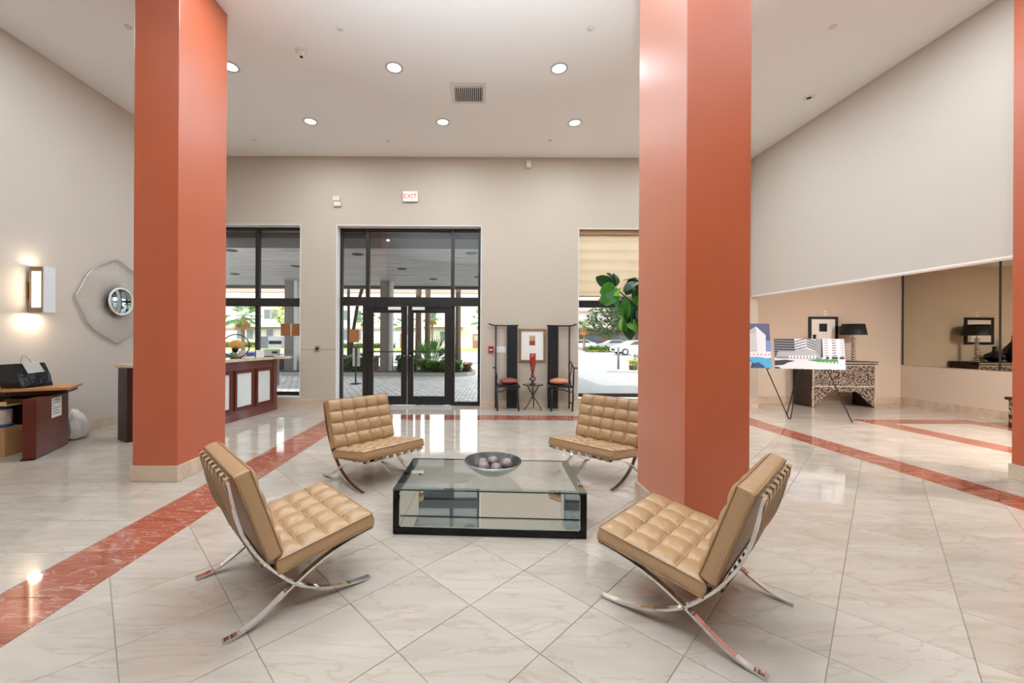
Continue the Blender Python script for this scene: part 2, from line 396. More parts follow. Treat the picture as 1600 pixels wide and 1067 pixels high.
def lathe(bm, prof, seg=24, c=(0, 0), mi=0, smooth=True):
    R = []
    for r, z in prof:
        if r < 1e-5: R.append([bm.verts.new((c[0], c[1], z))])
        else: R.append([bm.verts.new((c[0] + r * math.cos(2 * PI * k / seg), c[1] + r * math.sin(2 * PI * k / seg), z)) for k in range(seg)])
    for a, b in zip(R, R[1:]):
        for k in range(seg):
            k2 = (k + 1) % seg
            if len(a) == 1 and len(b) == 1: continue
            if len(a) == 1: f = bm.faces.new((a[0], b[k2], b[k]))
            elif len(b) == 1: f = bm.faces.new((a[k], a[k2], b[0]))
            else: f = bm.faces.new((a[k], a[k2], b[k2], b[k]))
            f.smooth = smooth; f.material_index = mi
    return bm
def ball(bm, c, r, u=14, v=9, sc=(1, 1, 1)):
    bmesh.ops.create_uvsphere(bm, u_segments=u, v_segments=v, radius=r, matrix=Matrix.Translation(c) @ Matrix.Diagonal((*sc, 1)))
    for f in bm.faces: f.smooth = True
    return bm
def catmull(P, n=6):
    P = [Vector(p) for p in P]; out = []
    for i in range(len(P) - 1):
        a, b, c, d = P[max(i - 1, 0)], P[i], P[i + 1], P[min(i + 2, len(P) - 1)]
        for k in range(n):
            t = k / n
            out.append(0.5 * ((2 * b) + (c - a) * t + (2 * a - 5 * b + 4 * c - d) * t * t + (3 * b - a - 3 * c + d) * t ** 3))
    out.append(P[-1]); return out

def link(name, bm, m, parent=None, off=None, kind=None, fix=True):
    if off is not None: bmesh.ops.translate(bm, verts=bm.verts, vec=-Vector(off))
    if fix: bmesh.ops.recalc_face_normals(bm, faces=bm.faces)
    me = bpy.data.meshes.new(name); bm.to_mesh(me); bm.free()
    for x in (m if isinstance(m, (list, tuple)) else [m]): me.materials.append(x)
    o = bpy.data.objects.new(name, me); C.objects.link(o)
    if parent: o.parent = parent
    if kind: o['kind'] = kind
    return o
def tag(o, label, cat, group=None):
    o['label'] = label; o['category'] = cat
    if group: o['group'] = group
    return o
def thing(name, label, cat, loc=(0, 0, 0), rz=0.0, group=None):
    o = bpy.data.objects.new(name, None); C.objects.link(o); o.location = loc; o.rotation_euler = (0, 0, rz)
    o.empty_display_size = 0.1
    return tag(o, label, cat, group)
def struct(name, bm, m, parent=None): return link(name, bm, m, parent, kind='structure')
def dup(root, loc, rz, label=None, group=None):
    r = root.copy(); C.objects.link(r); r.location = loc; r.rotation_euler = (root.rotation_euler[0], root.rotation_euler[1], rz)
    if label: r['label'] = label
    if group: r['group'] = group
    for ch in list(root.children):
        c = ch.copy(); C.objects.link(c); c.parent = r
        for g in list(ch.children):
            d = g.copy(); C.objects.link(d); d.parent = c
    return r
def text(name, s, size, m, parent, loc, rot, depth=0.002, align='CENTER'):
    cu = bpy.data.curves.new(name, 'FONT'); cu.body = s; cu.size = size; cu.extrude = depth; cu.offset = size * 0.02; cu.align_x = align; cu.align_y = 'CENTER'
    t = bpy.data.objects.new(name, cu)
    me = bpy.data.meshes.new_from_object(t); me.name = name
    bpy.data.objects.remove(t)
    me.materials.clear(); me.materials.append(m)
    o = bpy.data.objects.new(name, me); C.objects.link(o); o.parent = parent; o.location = loc; o.rotation_euler = rot
    return o

# ------------------------------------------------------------------ floor
bm = B()
box(bm, XL - 0.2, XR, YR - 0.2, YB + 0.42, -0.12, -0.004)
box(bm, XR, AX + 0.2, 1.2, AY + 0.2, -0.12, -0.004)
floor = struct('floor', bm, M['grout'])
def clip(poly, axis, v, keep_less):
    out = []
    for i in range(len(poly)):
        a, b = poly[i - 1], poly[i]
        ina = (a[axis] <= v) == keep_less; inb = (b[axis] <= v) == keep_less
        if ina != inb:
            t = (v - a[axis]) / (b[axis] - a[axis])
            out.append((a[0] + (b[0] - a[0]) * t, a[1] + (b[1] - a[1]) * t))
        if inb: out.append(b)
    return out
def area(p): return 0.5 * sum(p[i - 1][0] * p[i][1] - p[i][0] * p[i - 1][1] for i in range(len(p)))
P = 0.457; G = 0.0016
def in_rect(poly, x0, x1, y0, y1):
    for ax, v, less in ((0, x0, False), (0, x1, True), (1, y0, False), (1, y1, True)):
        poly = clip(poly, ax, v, less)
        if len(poly) < 3: return None
    return poly if abs(area(poly)) > 0.004 else None
tiles = []
ang = PI / 4 - 0.0119; ca, sa = math.cos(ang), math.sin(ang)
for i in range(-24, 25):                      # the main field lies on the diagonal inside the red border
    for j in range(-24, 25):
        q = []
        for di, dj in ((G / P, G / P), (1 - G / P, G / P), (1 - G / P, 1 - G / P), (G / P, 1 - G / P)):
            a, b = 1.4697 + (i + di) * P, -1.5293 + (j + dj) * P
            q.append((ca * a + sa * b, sa * a - ca * b))
        q = in_rect(q, -2.160, 4.635, 0.3, 6.985)
        if q: tiles.append((q, 0))
def rect_tiles(x0, x1, y0, y1, ox, oy, px=P, py=P, k=0):
    i0, i1 = math.floor((x0 - ox) / px), math.ceil((x1 - ox) / px)
    j0, j1 = math.floor((y0 - oy) / py), math.ceil((y1 - oy) / py)
    for i in range(i0, i1):
        for j in range(j0, j1):
            q = [(ox + i * px + G, oy + j * py + G), (ox + (i + 1) * px - G, oy + j * py + G), (ox + (i + 1) * px - G, oy + (j + 1) * py - G), (ox + i * px + G, oy + (j + 1) * py - G)]
            q = in_rect(q, x0, x1, y0, y1)
            if q: tiles.append((q, k))
rect_tiles(XL, -2.612, 0.3, YB + 0.4, -2.612, 2.62)
rect_tiles(-2.608, -2.164, 0.3, 7.427, -2.612, 2.62, 0.452, P, 1)
rect_tiles(-2.160, 5.06, 6.989, 7.427, -2.164, 6.987, P, 0.442, 1)
rect_tiles(4.639, 5.035, 0.3, 6.985, 4.637, 2.62, 0.402, P * 1.6, 1)
rect_tiles(-2.608, 5.06, 7.431, YB + 0.4, -2.612, 7.429)
rect_tiles(5.039, 6.856, 1.2, AY, 5.037, 2.62)
rect_tiles(6.860, 7.256, 1.2, 7.22, 6.858, 2.62, 0.4, P * 1.6, 1)
rect_tiles(7.260, 8.606, 6.85, 7.22, 7.258, 6.848, P * 1.5, 0.374, 1)
rect_tiles(8.610, 8.96, 1.2, 7.22, 8.608, 2.62, 0.354, P * 1.6, 1)
rect_tiles(7.260, 8.606, 1.2, 6.846, 7.258, 2.62)
rect_tiles(6.860, AX, 7.224, AY, 6.858, 7.222)
rect_tiles(8.964, AX, 1.2, 7.22, 8.962, 2.62)
def px_area(q):
    pts = []
    for x, y in q:
        y = max(y, 0.5); pts.append((742 + 620 * x / y, 530 + 620 * 1.42 / y))
    a = abs(area(pts)); cx = sum(p[0] for p in pts) / len(pts); cy = sum(p[1] for p in pts) / len(pts)
    if max(p[0] for p in pts) < 0 or min(p[0] for p in pts) > 1600 or min(p[1] for p in pts) > 1067: return 0
    return a
tiles.sort(key=lambda t: -px_area(t[0]))
def tile_mesh(bm, q):
    c = 0.0012
    cx = sum(p[0] for p in q) / len(q); cy = sum(p[1] for p in q) / len(q)
    if area(q) < 0: q = list(reversed(q))
    def shr(p):
        d = Vector((cx - p[0], cy - p[1])); d = d.normalized() * c
        return (p[0] + d.x, p[1] + d.y)
    n = len(q)
    lo = [bm.verts.new((x, y, -0.02)) for x, y in q]; mid = [bm.verts.new((x, y, -0.001)) for x, y in q]; top = [bm.verts.new((*shr(p), 0.0)) for p in q]
    for A_, B_ in ((lo, mid), (mid, top)):
        for k in range(n): bm.faces.new((A_[k], A_[(k + 1) % n], B_[(k + 1) % n], B_[k]))
    bm.faces.new(top)
cnt = {0: 0, 1: 0}; rest = {0: B(), 1: B()}
for q, k in tiles:
    lim = 295 if k == 0 else 110
    if cnt[k] < lim and px_area(q) > 0:
        cnt[k] += 1; bm = B(); cx = sum(p[0] for p in q) / len(q); cy = sum(p[1] for p in q) / len(q)
        tile_mesh(bm, [(x - cx, y - cy) for x, y in q])
        o = link('marble_tile' if k == 0 else 'border_tile', bm, M['marble'] if k == 0 else M['marble_red'], floor, fix=False)
        o.location = (cx, cy, 0)
    else: tile_mesh(rest[k], q)
link('marble_tiles_far', rest[0], M['marble'], floor, kind='stuff', fix=False)
link('border_tiles_far', rest[1], M['marble_red'], floor, kind='stuff', fix=False)

# ------------------------------------------------------------------ walls and ceiling
struct('ceiling', box(box(B(), XL - 0.2, XR + 0.2, YR - 0.2, YB + 0.3, ZC, ZC + 0.2), XR + 0.12, AX + 0.2, 1.0, AY + 0.2, AZ, AZ + 0.15), M['ceiling'])
struct('wall_left', box(B(), XL - 0.2, XL, YR - 0.2, YB + 0.3, -0.1, ZC), M['wall'])
LW = (-5.45, -3.645, 0.19, 3.80)      # left window opening x0 x1 z0 z1
DW = (-2.90, 0.128, 0.0, 3.79)        # door opening
RW = (2.152, 5.40, 0.19, 3.745)       # right window opening
bm = B(); YO = YB + 0.34
xs = [XL - 0.2, LW[0], LW[1], DW[0], DW[1], RW[0], RW[1], XR + 0.14]
for a, b in ((0, 1), (2, 3), (4, 5), (6, 7)): box(bm, xs[a], xs[b], YB, YO, -0.1, ZC)
for W_ in (LW, DW, RW):
    box(bm, W_[0], W_[1], YB, YO, W_[3], ZC)
    if W_[2] > 0: box(bm, W_[0], W_[1], YB, YO, -0.1, W_[2])
struct('wall_back', bm, M['wall_b'])
# white plaster reveals lining the three openings
k = 0
for W_, nm in ((LW, 'window'), (DW, 'door'), (RW, 'window')):
    k += 1; bm = B(); t = 0.012
    box(bm, W_[0], W_[0] + t, YB - 0.002, YO, W_[2], W_[3]); box(bm, W_[1] - t, W_[1], YB - 0.002, YO, W_[2], W_[3])
    box(bm, W_[0] + t, W_[1] - t, YB - 0.002, YO, W_[3] - t, W_[3])
    if W_[2] > 0: box(bm, W_[0] + t, W_[1] - t, YB - 0.002, YO, W_[2], W_[2] + t)
    struct('trim_%d' % k, bm, M['white'])
bm = B()
box(bm, XR, XR + 0.14, YR - 0.2, YB, SOF, ZC)
box(bm, XR, XR + 0.14, YR - 0.2, 1.2, -0.1, SOF)
struct('wall_right', bm, M['wall'])
struct('trim_4', box(B(), XR - 0.004, XR + 0.144, 1.2, YB, SOF - 0.02, SOF + 0.004), M['white'])
bm = B()
box(bm, XR + 0.14, AX + 0.2, AY, AY + 0.15, -0.1, AZ)          # alcove back wall
box(bm, XR + 0.12, XR + 0.14, YO - 0.3, AY, -0.1, AZ)
struct('wall_alcove_back', bm, M['wall_warm'])
bm = B()
box(bm, AX, AX + 0.2, 1.0, AY, -0.1, AZ)
box(bm, XR + 0.14, AX, 1.0, 1.2, -0.1, AZ)
struct('wall_alcove_side', bm, M['wall_warm'])
struct('wall_rear', box(B(), XL - 0.2, XR + 0.2, YR - 0.2, YR, -0.1, ZC), mat('brown_rear_wall', srgb(118, 98, 82), 0.7))
# marble skirting
def skirt(name, rects, h=0.15):
    bm = B()
    for x0, x1, y0, y1 in rects:
        box(bm, x0, x1, y0, y1, 0.0, h - 0.012); box(bm, x0, x1, y0, y1, h - 0.012, h)
    struct(name, bm, M['skirting'])
skirt('baseboard_back', [(XL, DW[0], YB - 0.018, YB), (DW[1], XR + 0.14, YB - 0.018, YB)])
skirt('baseboard_left', [(XL, XL + 0.018, YR, YB - 0.018)])
skirt('baseboard_alcove', [(XR + 0.14, AX, AY - 0.018, AY), (AX - 0.018, AX, 1.2, AY - 0.018)], 0.16)
# cable raceway between left window and door
struct('trim_5', box(B(), LW[1] + 0.02, DW[0] - 0.0, YB - 0.008, YB, 1.205, 1.217), M['plastic_b'])

# ------------------------------------------------------------------ terracotta pillars
def pillar(x0, x1, y0, y1, label):
    t = thing('pillar', label, 'pillar', ((x0 + x1) / 2, (y0 + y1) / 2, 0))
    off = t.location
    link('shaft', box(B(), x0, x1, y0, y1, 0.157, ZC, bev=0.004), M['orange'], t, off)
    p = 0.016
    link('plinth', box(B(), x0 - p, x1 + p, y0 - p, y1 + p, 0.0, 0.157, bev=0.004), M['skirting'], t, off)
    return t
pillar(-3.373, -2.932, 3.915, 4.67, 'terracotta square pillar left of the tan chairs, nearest the white wall')
pillar(1.46, 1.908, 2.75, 3.55, 'terracotta square pillar standing behind the front right tan chair')
pillar(5.592, 6.05, 3.36, 4.13, 'terracotta pillar cut by the right edge of the photo')

# ------------------------------------------------------------------ windows and doors
def bars(parent, rects, name, m, y0, y1):
    for x0, x1, z0, z1 in rects:
        o = link(name, box(B(), x0, x1, y0, y1, z0, z1, bev=0.004), m, parent)
def window(n, W_, mull, za, zb, tr, side_w=0.05):
    x0, x1, z0, z1 = W_[0] + 0.012, W_[1] - 0.012, W_[2] + 0.012, W_[3] - 0.012
    y0, y1 = YB + 0.20, YB + 0.28
    o = struct('window_%d' % n, box(box(B(), x0, x0 + side_w, y0, y1, z0, z1), x1 - side_w, x1, y0, y1, z0, z1), M['alu'])
    bars(o, [(x0 + side_w, x1 - side_w, z0, za), (x0 + side_w, x1 - side_w, z1 - 0.05, z1)], 'rail', M['alu'], y0, y1)
    bars(o, [(x0 + side_w, x1 - side_w, tr[0], tr[1])], 'transom', M['alu'], y0 - 0.02, y1)
    for a, b in mull:
        bars(o, [(a, b, za, tr[0]), (a, b, tr[1], z1 - 0.05)], 'mullion', M['alu'], y0, y1)
    ed = [x0 + side_w] + [v for ab in mull for v in ab] + [x1 - side_w]
    for k in range(0, len(ed), 2):
        link('pane', box(B(), ed[k], ed[k + 1], y1 - 0.045, y1 - 0.035, za, tr[0]), M['glass'], o)
        link('pane', box(B(), ed[k], ed[k + 1], y1 - 0.045, y1 - 0.035, tr[1], z1 - 0.05), M['glass_up'], o)
    return o
w1 = window(1, LW, [(-4.70, -4.616)], 0.275, 3.7, (2.10, 2.275))
w2 = window(2, RW, [(3.74, 3.82)], 0.275, 3.7, (2.11, 2.26))
# door wall
DY0, DY1 = YB + 0.20, YB + 0.29
d = struct('door_1', box(box(B(), -2.885, -2.835, DY0, DY1, 0, 3.775), 0.063, 0.113, DY0, DY1, 0, 3.775), M['alu'])
bars(d, [(-2.835, 0.063, 3.725, 3.775)], 'head', M['alu'], DY0, DY1)
bars(d, [(-2.835, 0.063, 2.125, 2.31)], 'transom', M['alu'], DY0 - 0.03, DY1)
bars(d, [(-2.34, -2.262, 2.31, 3.725), (-0.52, -0.442, 2.31, 3.725), (-2.40, -2.30, 0, 2.125), (-0.52, -0.43, 0, 2.125)], 'mullion', M['alu'], DY0, DY1)
bars(d, [(-2.835, -2.40, 0, 0.085), (-0.43, 0.063, 0, 0.085)], 'bottom_rail', M['alu'], DY0, DY1)
for a, b, z0, z1, g in ((-2.835, -2.34, 2.31, 3.725, 'glass_up'), (-2.262, -0.52, 2.31, 3.725, 'glass_up'), (-0.442, 0.063, 2.31, 3.725, 'glass_up'), (-2.835, -2.40, 0.085, 2.125, 'glass'), (-0.43, 0.063, 0.085, 2.125, 'glass')):
    link('pane', box(B(), a, b, DY1 - 0.045, DY1 - 0.035, z0, z1), M[g], d)
def leaf(n, x0, x1, hinge_left):
    y0, y1 = DY0 + 0.01, DY0 + 0.06
    o = struct('door_%d' % n, box(box(B(), x0, x0 + 0.125, y0, y1, 0.012, 2.12, bev=0.004), x1 - 0.125, x1, y0, y1, 0.012, 2.12, bev=0.004), M['alu'])
    bars(o, [(x0 + 0.125, x1 - 0.125, 1.975, 2.12)], 'top_rail', M['alu'], y0, y1)
    bars(o, [(x0 + 0.125, x1 - 0.125, 0.012, 0.195)], 'bottom_rail', M['alu'], y0, y1)
    link('pane', box(B(), x0 + 0.125, x1 - 0.125, y0 + 0.02, y0 + 0.03, 0.195, 1.975), M['glass'], o)
    bm = B(); tube(bm, [(x0 + 0.03, y0 - 0.035, 1.145), (x1 - 0.03, y0 - 0.035, 1.145)], 0.013)
    for xx in (x0 + 0.05, x1 - 0.05): tube(bm, [(xx, y0 - 0.035, 1.145), (xx, y0 + 0.003, 1.145)], 0.011)
    link('push_bar', bm, M['alu'], o)
    xi = x1 - 0.06 if hinge_left else x0 + 0.06
    bm = B(); bmesh.ops.create_cone(bm, cap_ends=True, segments=16, radius1=0.024, radius2=0.024, depth=0.014, matrix=Matrix.Translation((xi, y0 - 0.006, 1.06)) @ Matrix.Rotation(PI / 2, 4, 'X'))
    link('lock_cylinder', bm, M['steel'], o)
    xc0, xc1 = (x1 - 0.40, x1 - 0.13) if hinge_left else (x0 + 0.10, x0 + 0.37)
    cl = link('door_closer', box(B(), xc0, xc1, y0 - 0.045, y0, 2.035, 2.10, bev=0.006), M['plastic_w'], o)
    bm = B(); s = -1 if hinge_left else 1; xm = xc0 if hinge_left else xc1
    tube(bm, [(xm, y0 - 0.03, 2.08), (xm + s * 0.18, y0 - 0.10, 2.10), (xm + s * 0.30, y0 - 0.02, 2.12)], 0.010)
    link('arm', bm, M['alu'], cl)
    return o
leaf(2, -2.298, -1.452, True); leaf(3, -1.440, -0.522, False)
tag(link('door_mat', box(B(), -1.95, -0.46, 7.95, 8.44, 0.0005, 0.007, bev=0.002), mat('grey_rubber_mat', srgb(168, 164, 160), 0.6, var=0.1, noise=30)), 'flat grey door mat in front of the glass double doors', 'mat')

# roller shade in the right window
sh = thing('roller_shade', 'cream see-through roller shade lowered over the upper right window', 'shade', (3.77, YB + 0.12, 2.33))
link('cassette', box(B(), RW[0] + 0.014, RW[1] - 0.014, YB + 0.06, YB + 0.17, 3.63, 3.73, bev=0.006), M['scrim_box'], sh, sh.location)
link('cloth', box(B(), RW[0] + 0.03, RW[1] - 0.03, YB + 0.118, YB + 0.1185, 2.35, 3.64), M['scrim'], sh, sh.location)
bm = B(); tube(bm, [(RW[0] + 0.03, YB + 0.118, 2.34), (RW[1] - 0.03, YB + 0.118, 2.34)], 0.012)
link('hem_bar', bm, M['scrim_box'], sh, sh.location)

# brown notices taped to the glass
def notice(x0, x1, y, z0, z1, label, split=None):
    t = tag(link('taped_notice', box(B(), x0, x1, y - 0.004, y, z0, z1), M['brown_card']), label, 'notice', None)
    if split:
        link('edge_strip', box(B(), split - 0.008, split + 0.008, y - 0.0065, y - 0.0045, z0, z1), M['paper'], t)
notice(-4.165, -3.72, YB + 0.234, 1.47, 1.735, 'pair of brown notices on the glass of the left window', -3.945)
notice(-2.70, -2.49, DY1 - 0.046, 1.34, 1.62, 'brown square notice on the glass beside the left door leaf')

# ------------------------------------------------------------------ ceiling fittings
def disc_down(bm, r, z0, z1, seg=28, mi=0):
    lathe(bm, [(0, z0), (r, z0), (r, z1)], seg, mi=mi, smooth=False)
def downlight(x, y, label=None, lit=True):
    t = thing('downlight', label or 'white round recessed downlight behind the viewpoint', 'light', (x, y, ZC), group='recessed ceiling downlights')
    bm = B(); lathe(bm, [(0.098, -0.001), (0.098, -0.006), (0.118, -0.008), (0.124, -0.004), (0.124, 0.0)], 32); link('trim_ring', bm, M['vent'], t)
    bm = B(); lathe(bm, [(0, -0.003), (0.098, -0.003)], 32); link('lens', bm, M['lamp_on'], t)
    ld = bpy.data.lights.new('downlight_lamp', 'AREA'); ld.shape = 'DISK'; ld.size = 0.19; ld.energy = LAMP_W; ld.color = (0.82, 0.94, 1.0); ld.spread = PI
    lo = bpy.data.objects.new('downlight_lamp', ld); C.objects.link(lo); lo.parent = t; lo.location = (0, 0, -0.012)
    return t
for x, y, lab in ((-3.45, 5.56, 'recessed downlight half hidden behind the left terracotta pillar'), (-1.15, 5.56, 'recessed downlight in the nearer row, left of the air vent'),
                  (1.16, 5.56, 'recessed downlight in the nearer row, right of the air vent'), (3.47, 5.56, 'recessed downlight hidden behind the right terracotta pillar, nearer row'),
                  (-2.90, 6.95, 'recessed downlight leftmost of the far row of three'), (-0.58, 6.95, 'recessed downlight middle one of the far row of three'),
                  (1.73, 6.95, 'recessed downlight rightmost of the far row of three'), (4.05, 6.95, 'recessed downlight hidden behind the right terracotta pillar, far row')):
    downlight(x, y, lab)
for x in (-4.6, -2.2, 0.1, 2.9, 4.6): downlight(x, 4.1 if x not in (2.9,) else 4.3)
for x in (-3.4, 3.4): downlight(x, 1.8)
for x, y in ((8.3, 4.7), (7.4, 3.0)):  # unseen lamps added to brighten the alcove, kept out of view
    ld = bpy.data.lights.new('alcove_fill_lamp', 'AREA'); ld.shape = 'DISK'; ld.size = 0.16; ld.energy = ALCOVE_W; ld.color = (1, 0.97, 0.93)
    t = thing('added_alcove_light', 'unseen lamp added under the low alcove ceiling to brighten it', 'light', (x, y, AZ), group='added alcove lamps')
    bm = B(); lathe(bm, [(0, -0.003), (0.085, -0.003), (0.1, -0.005), (0.1, 0)], 24); link('lens', bm, M['lamp_on'], t)
    lo = bpy.data.objects.new('alcove_fill_lamp', ld); C.objects.link(lo); lo.parent = t; lo.location = (0, 0, -0.012)
caps = [(-4.265, 4.86, 'near the left wall, left of the left pillar'), (-1.673, 4.86, 'between the smoke detector and the nearer downlights'), (1.393, 4.84, 'left of the right pillar top'),
        (4.307, 4.80, 'right of the right pillar'), (-4.247, 7.62, 'in the far left corner by the left pillar'), (-1.678, 7.62, 'near the far wall above the glass doors'), (1.419, 7.57, 'near the far wall, right of the beige wall sensor')]
for x, y, lab in caps:
    bm = B(); lathe(bm, [(0, -0.010), (0.038, -0.009), (0.042, -0.004), (0.030, -0.003), (0.030, 0)], 24)
    o = tag(link('sprinkler_cap', bm, M['plastic_w']), 'white sprinkler cap ' + lab, 'sprinkler', 'ceiling sprinkler caps'); o.location = (x, y, ZC)
t = thing('smoke_detector', 'white smoke detector with dark sensor on the ceiling', 'detector', (-2.315, 5.25, ZC))
bm = B(); lathe(bm, [(0, -0.022), (0.07, -0.02), (0.078, -0.01), (0.078, 0)], 28); link('base', bm, M['plastic_w'], t)
bm = B(); lathe(bm, [(0, -0.075), (0.028, -0.073), (0.045, -0.05), (0.052, -0.022)], 24); link('dome', bm, M['plastic_w'], t)
bm = B(); lathe(bm, [(0, -0.085), (0.018, -0.083), (0.02, -0.074)], 16); link('sensor', bm, M['dark'], t)
t = thing('eyeball_spot', 'small white ceiling spot with black centre by the right wall', 'light', (5.20, 6.20, ZC))
bm = B(); lathe(bm, [(0.035, -0.006), (0.07, -0.006), (0.078, -0.002), (0.078, 0)], 28); link('trim_ring', bm, M['plastic_w'], t)
bm = B(); lathe(bm, [(0, -0.004), (0.036, -0.004)], 20); link('eyeball', bm, M['dark'], t)
# air vent
vx, vy = -0.115, 6.13
t = thing('air_vent', 'square white ceiling air vent with grey louvres', 'vent', (vx, vy, ZC))
bm = B()
for a in ((-0.265, -0.215, -0.25, 0.25), (0.215, 0.265, -0.25, 0.25), (-0.215, 0.215, -0.25, -0.2), (-0.215, 0.215, 0.2, 0.25)): box(bm, a[0], a[1], a[2], a[3], -0.014, 0.0, bev=0.003)
link('frame', bm, M['plastic_w'], t)
link('duct_shade', box(B(), -0.215, 0.215, -0.2, 0.2, -0.0015, -0.0005), M['dark'], t)  # flat dark sheet painted for the shade behind the louvres
fin = None
for k in range(14):
    x = -0.198 + k * 0.0305
    if fin is None:
        bm = B(); prism_y(bm, [(-0.007, -0.013), (-0.004, -0.013), (0.009, -0.002), (0.006, -0.002)], -0.14, 0.2)
        fin = o = link('louvre', bm, M['vent'], t)
    else:
        o = fin.copy(); C.objects.link(o); o.parent = t
    o.location = (x, 0, 0)
link('damper_bar', box(B(), -0.215, 0.215, -0.2, -0.14, -0.010, -0.002), M['vent'], t)

# ------------------------------------------------------------------ wall fittings
t = thing('exit_sign', 'lit white exit sign with red letters above the glass doors', 'sign', (-1.357, YB - 0.03, 4.378))
link('housing', box(B(), -0.155, 0.155, -0.02, 0.03, -0.106, 0.106, bev=0.008), M['plastic_w'], t)
link('face', box(B(), -0.14, 0.14, -0.0225, -0.0205, -0.092, 0.092), M['exit'], t)
text('letters', 'EXIT', 0.135, M['exit_red'], t, (0, -0.0235, 0.0), (PI / 2, 0, 0), 0.001)
t = thing('twin_sensor_box', 'pair of small beige boxes stacked on the wall left of the exit sign', 'box', (-2.885, YB - 0.025, 4.27))
link('upper_box', box(B(), -0.085, 0.065, -0.02, 0.025, 0.01, 0.115, bev=0.008), M['plastic_b'], t)
link('lower_box', box(B(), -0.065, 0.085, -0.02, 0.025, -0.10, 0.0, bev=0.008), M['plastic_b'], t)
t = thing('wall_sensor', 'small beige motion sensor high on the far wall under the ceiling', 'sensor', (1.1, YB - 0.02, 5.07))
link('body', box(B(), -0.055, 0.055, -0.035, 0.02, -0.085, 0.07, bev=0.01), M['plastic_b'], t)
link('lens', box(B(), -0.03, 0.03, -0.040, -0.034, -0.05, 0.02, bev=0.004), M['plastic_w'], t)
t = thing('thermostat', 'small dark wall control between the left window and the doors', 'control', (-3.29, YB - 0.012, 1.205))
link('plate', box(B(), -0.05, 0.05, 0.0, 0.012, -0.06, 0.06, bev=0.003), M['steel'], t)
link('button', box(B(), -0.026, 0.026, -0.012, 0.001, -0.03, 0.03, bev=0.003), M['dark'], t)
t = thing('fire_alarm_pull', 'red fire alarm pull station on the wall left of the black chair', 'alarm', (0.335, YB - 0.02, 1.21))
link('body', box(B(), -0.052, 0.052, -0.02, 0.02, -0.068, 0.068, bev=0.006), M['red_plastic'], t)
link('handle', box(B(), -0.032, 0.032, -0.03, -0.018, -0.022, 0.002, bev=0.003), M['plastic_w'], t)
t = thing('switch_plate', 'white switch plate behind the left black chair', 'switch', (0.548, YB - 0.006, 1.208))
link('plate', box(B(), -0.10, 0.10, 0, 0.006, -0.068, 0.068, bev=0.002), M['plastic_w'], t)
for k in range(3): link('rocker', box(B(), -0.07 + k * 0.05, -0.035 + k * 0.05, -0.004, 0.001, -0.03, 0.03, bev=0.001), M['plastic_w'], t)
t = thing('security_camera', 'white dome camera with black lens on the right wall', 'camera', (XR, 4.06, 3.40))
bm = B(); bmesh.ops.create_cone(bm, cap_ends=True, segments=28, radius1=0.062, radius2=0.055, depth=0.05, matrix=Matrix.Translation((-0.025, 0, 0)) @ Matrix.Rotation(-PI / 2, 4, 'Y'))
link('base', bm, M['plastic_w'], t)
bm = B(); ball(bm, (-0.066, -0.02, -0.005), 0.05, 20, 14); link('eyeball', bm, M['plastic_w'], t)
bm = B(); bmesh.ops.create_cone(bm, cap_ends=True, segments=24, radius1=0.034, radius2=0.036, depth=0.02, matrix=Matrix.Translation((-0.096, -0.052, -0.012)) @ Vector((-0.6, -0.75, -0.15)).to_track_quat('Z', 'Y').to_matrix().to_4x4())
link('lens', bm, M['dark'], t)

# wall sconce
sy0, sy1, sz0, sz1 = 5.16, 5.27, 1.745, 2.335
t = thing('wall_sconce', 'lit box wall sconce with warm glowing panel on the left wall', 'light', (XL, 5.21, 2.04))
o = t.location
x0, x1 = XL + 0.05, XL + 0.235
link('back_plate', box(B(), XL, XL + 0.02, 5.165, 5.265, 1.93, 2.14, bev=0.004), M['bronze'], t, o)
link('bracket', box(B(), XL + 0.02, x0, 5.19, 5.24, 1.985, 2.085, bev=0.003), M['bronze'], t, o)
bm = B()
box(bm, x0, x0 + 0.03, sy0, sy1, sz0, sz1); box(bm, x1 - 0.03, x1 - 0.004, sy0, sy1, sz0, sz1)
for ya, yb in ((sy0, sy0 + 0.012), (sy1 - 0.012, sy1)):
    box(bm, x0 + 0.03, x1 - 0.03, ya, yb, sz0, sz0 + 0.06); box(bm, x0 + 0.03, x1 - 0.03, ya, yb, sz1 - 0.06, sz1)
link('frame', bm, M['bronze'], t, o)
link('face_plate', box(B(), x1 - 0.004, x1 + 0.012, sy0 - 0.004, sy1 + 0.03, sz0 - 0.004, sz1 + 0.004, bev=0.003), M['sconce_face'], t, o)
link('diffuser', box(B(), x0 + 0.031, x1 - 0.031, sy0 + 0.004, sy1 - 0.004, sz0 + 0.03, sz1 - 0.03), M['glow'], t, o)
for z, s in ((sz0 - 0.012, 0), (sz1 + 0.012, PI)):
    ld = bpy.data.lights.new('sconce_lamp', 'AREA'); ld.size = 0.09; ld.energy = 3.2 if s == 0 else 0.7; ld.color = (1, 0.84, 0.62)
    lo = bpy.data.objects.new('sconce_lamp', ld); C.objects.link(lo); lo.parent = t; lo.location = Vector((XL + 0.10, 5.20, z)) - o; lo.rotation_euler = (s, 0, 0)
# lamps behind the bracket wash the wall
ld = bpy.data.lights.new('sconce_lamp', 'AREA'); ld.shape = 'RECTANGLE'; ld.size = 0.08; ld.size_y = 0.5; ld.energy = 1.0; ld.color = (1, 0.84, 0.62)
lo = bpy.data.objects.new('sconce_lamp', ld); C.objects.link(lo); lo.parent = t; lo.location = Vector((XL + 0.1, sy0 - 0.006, 2.04)) - o; lo.rotation_euler = (PI / 2, 0, PI * 0.85)

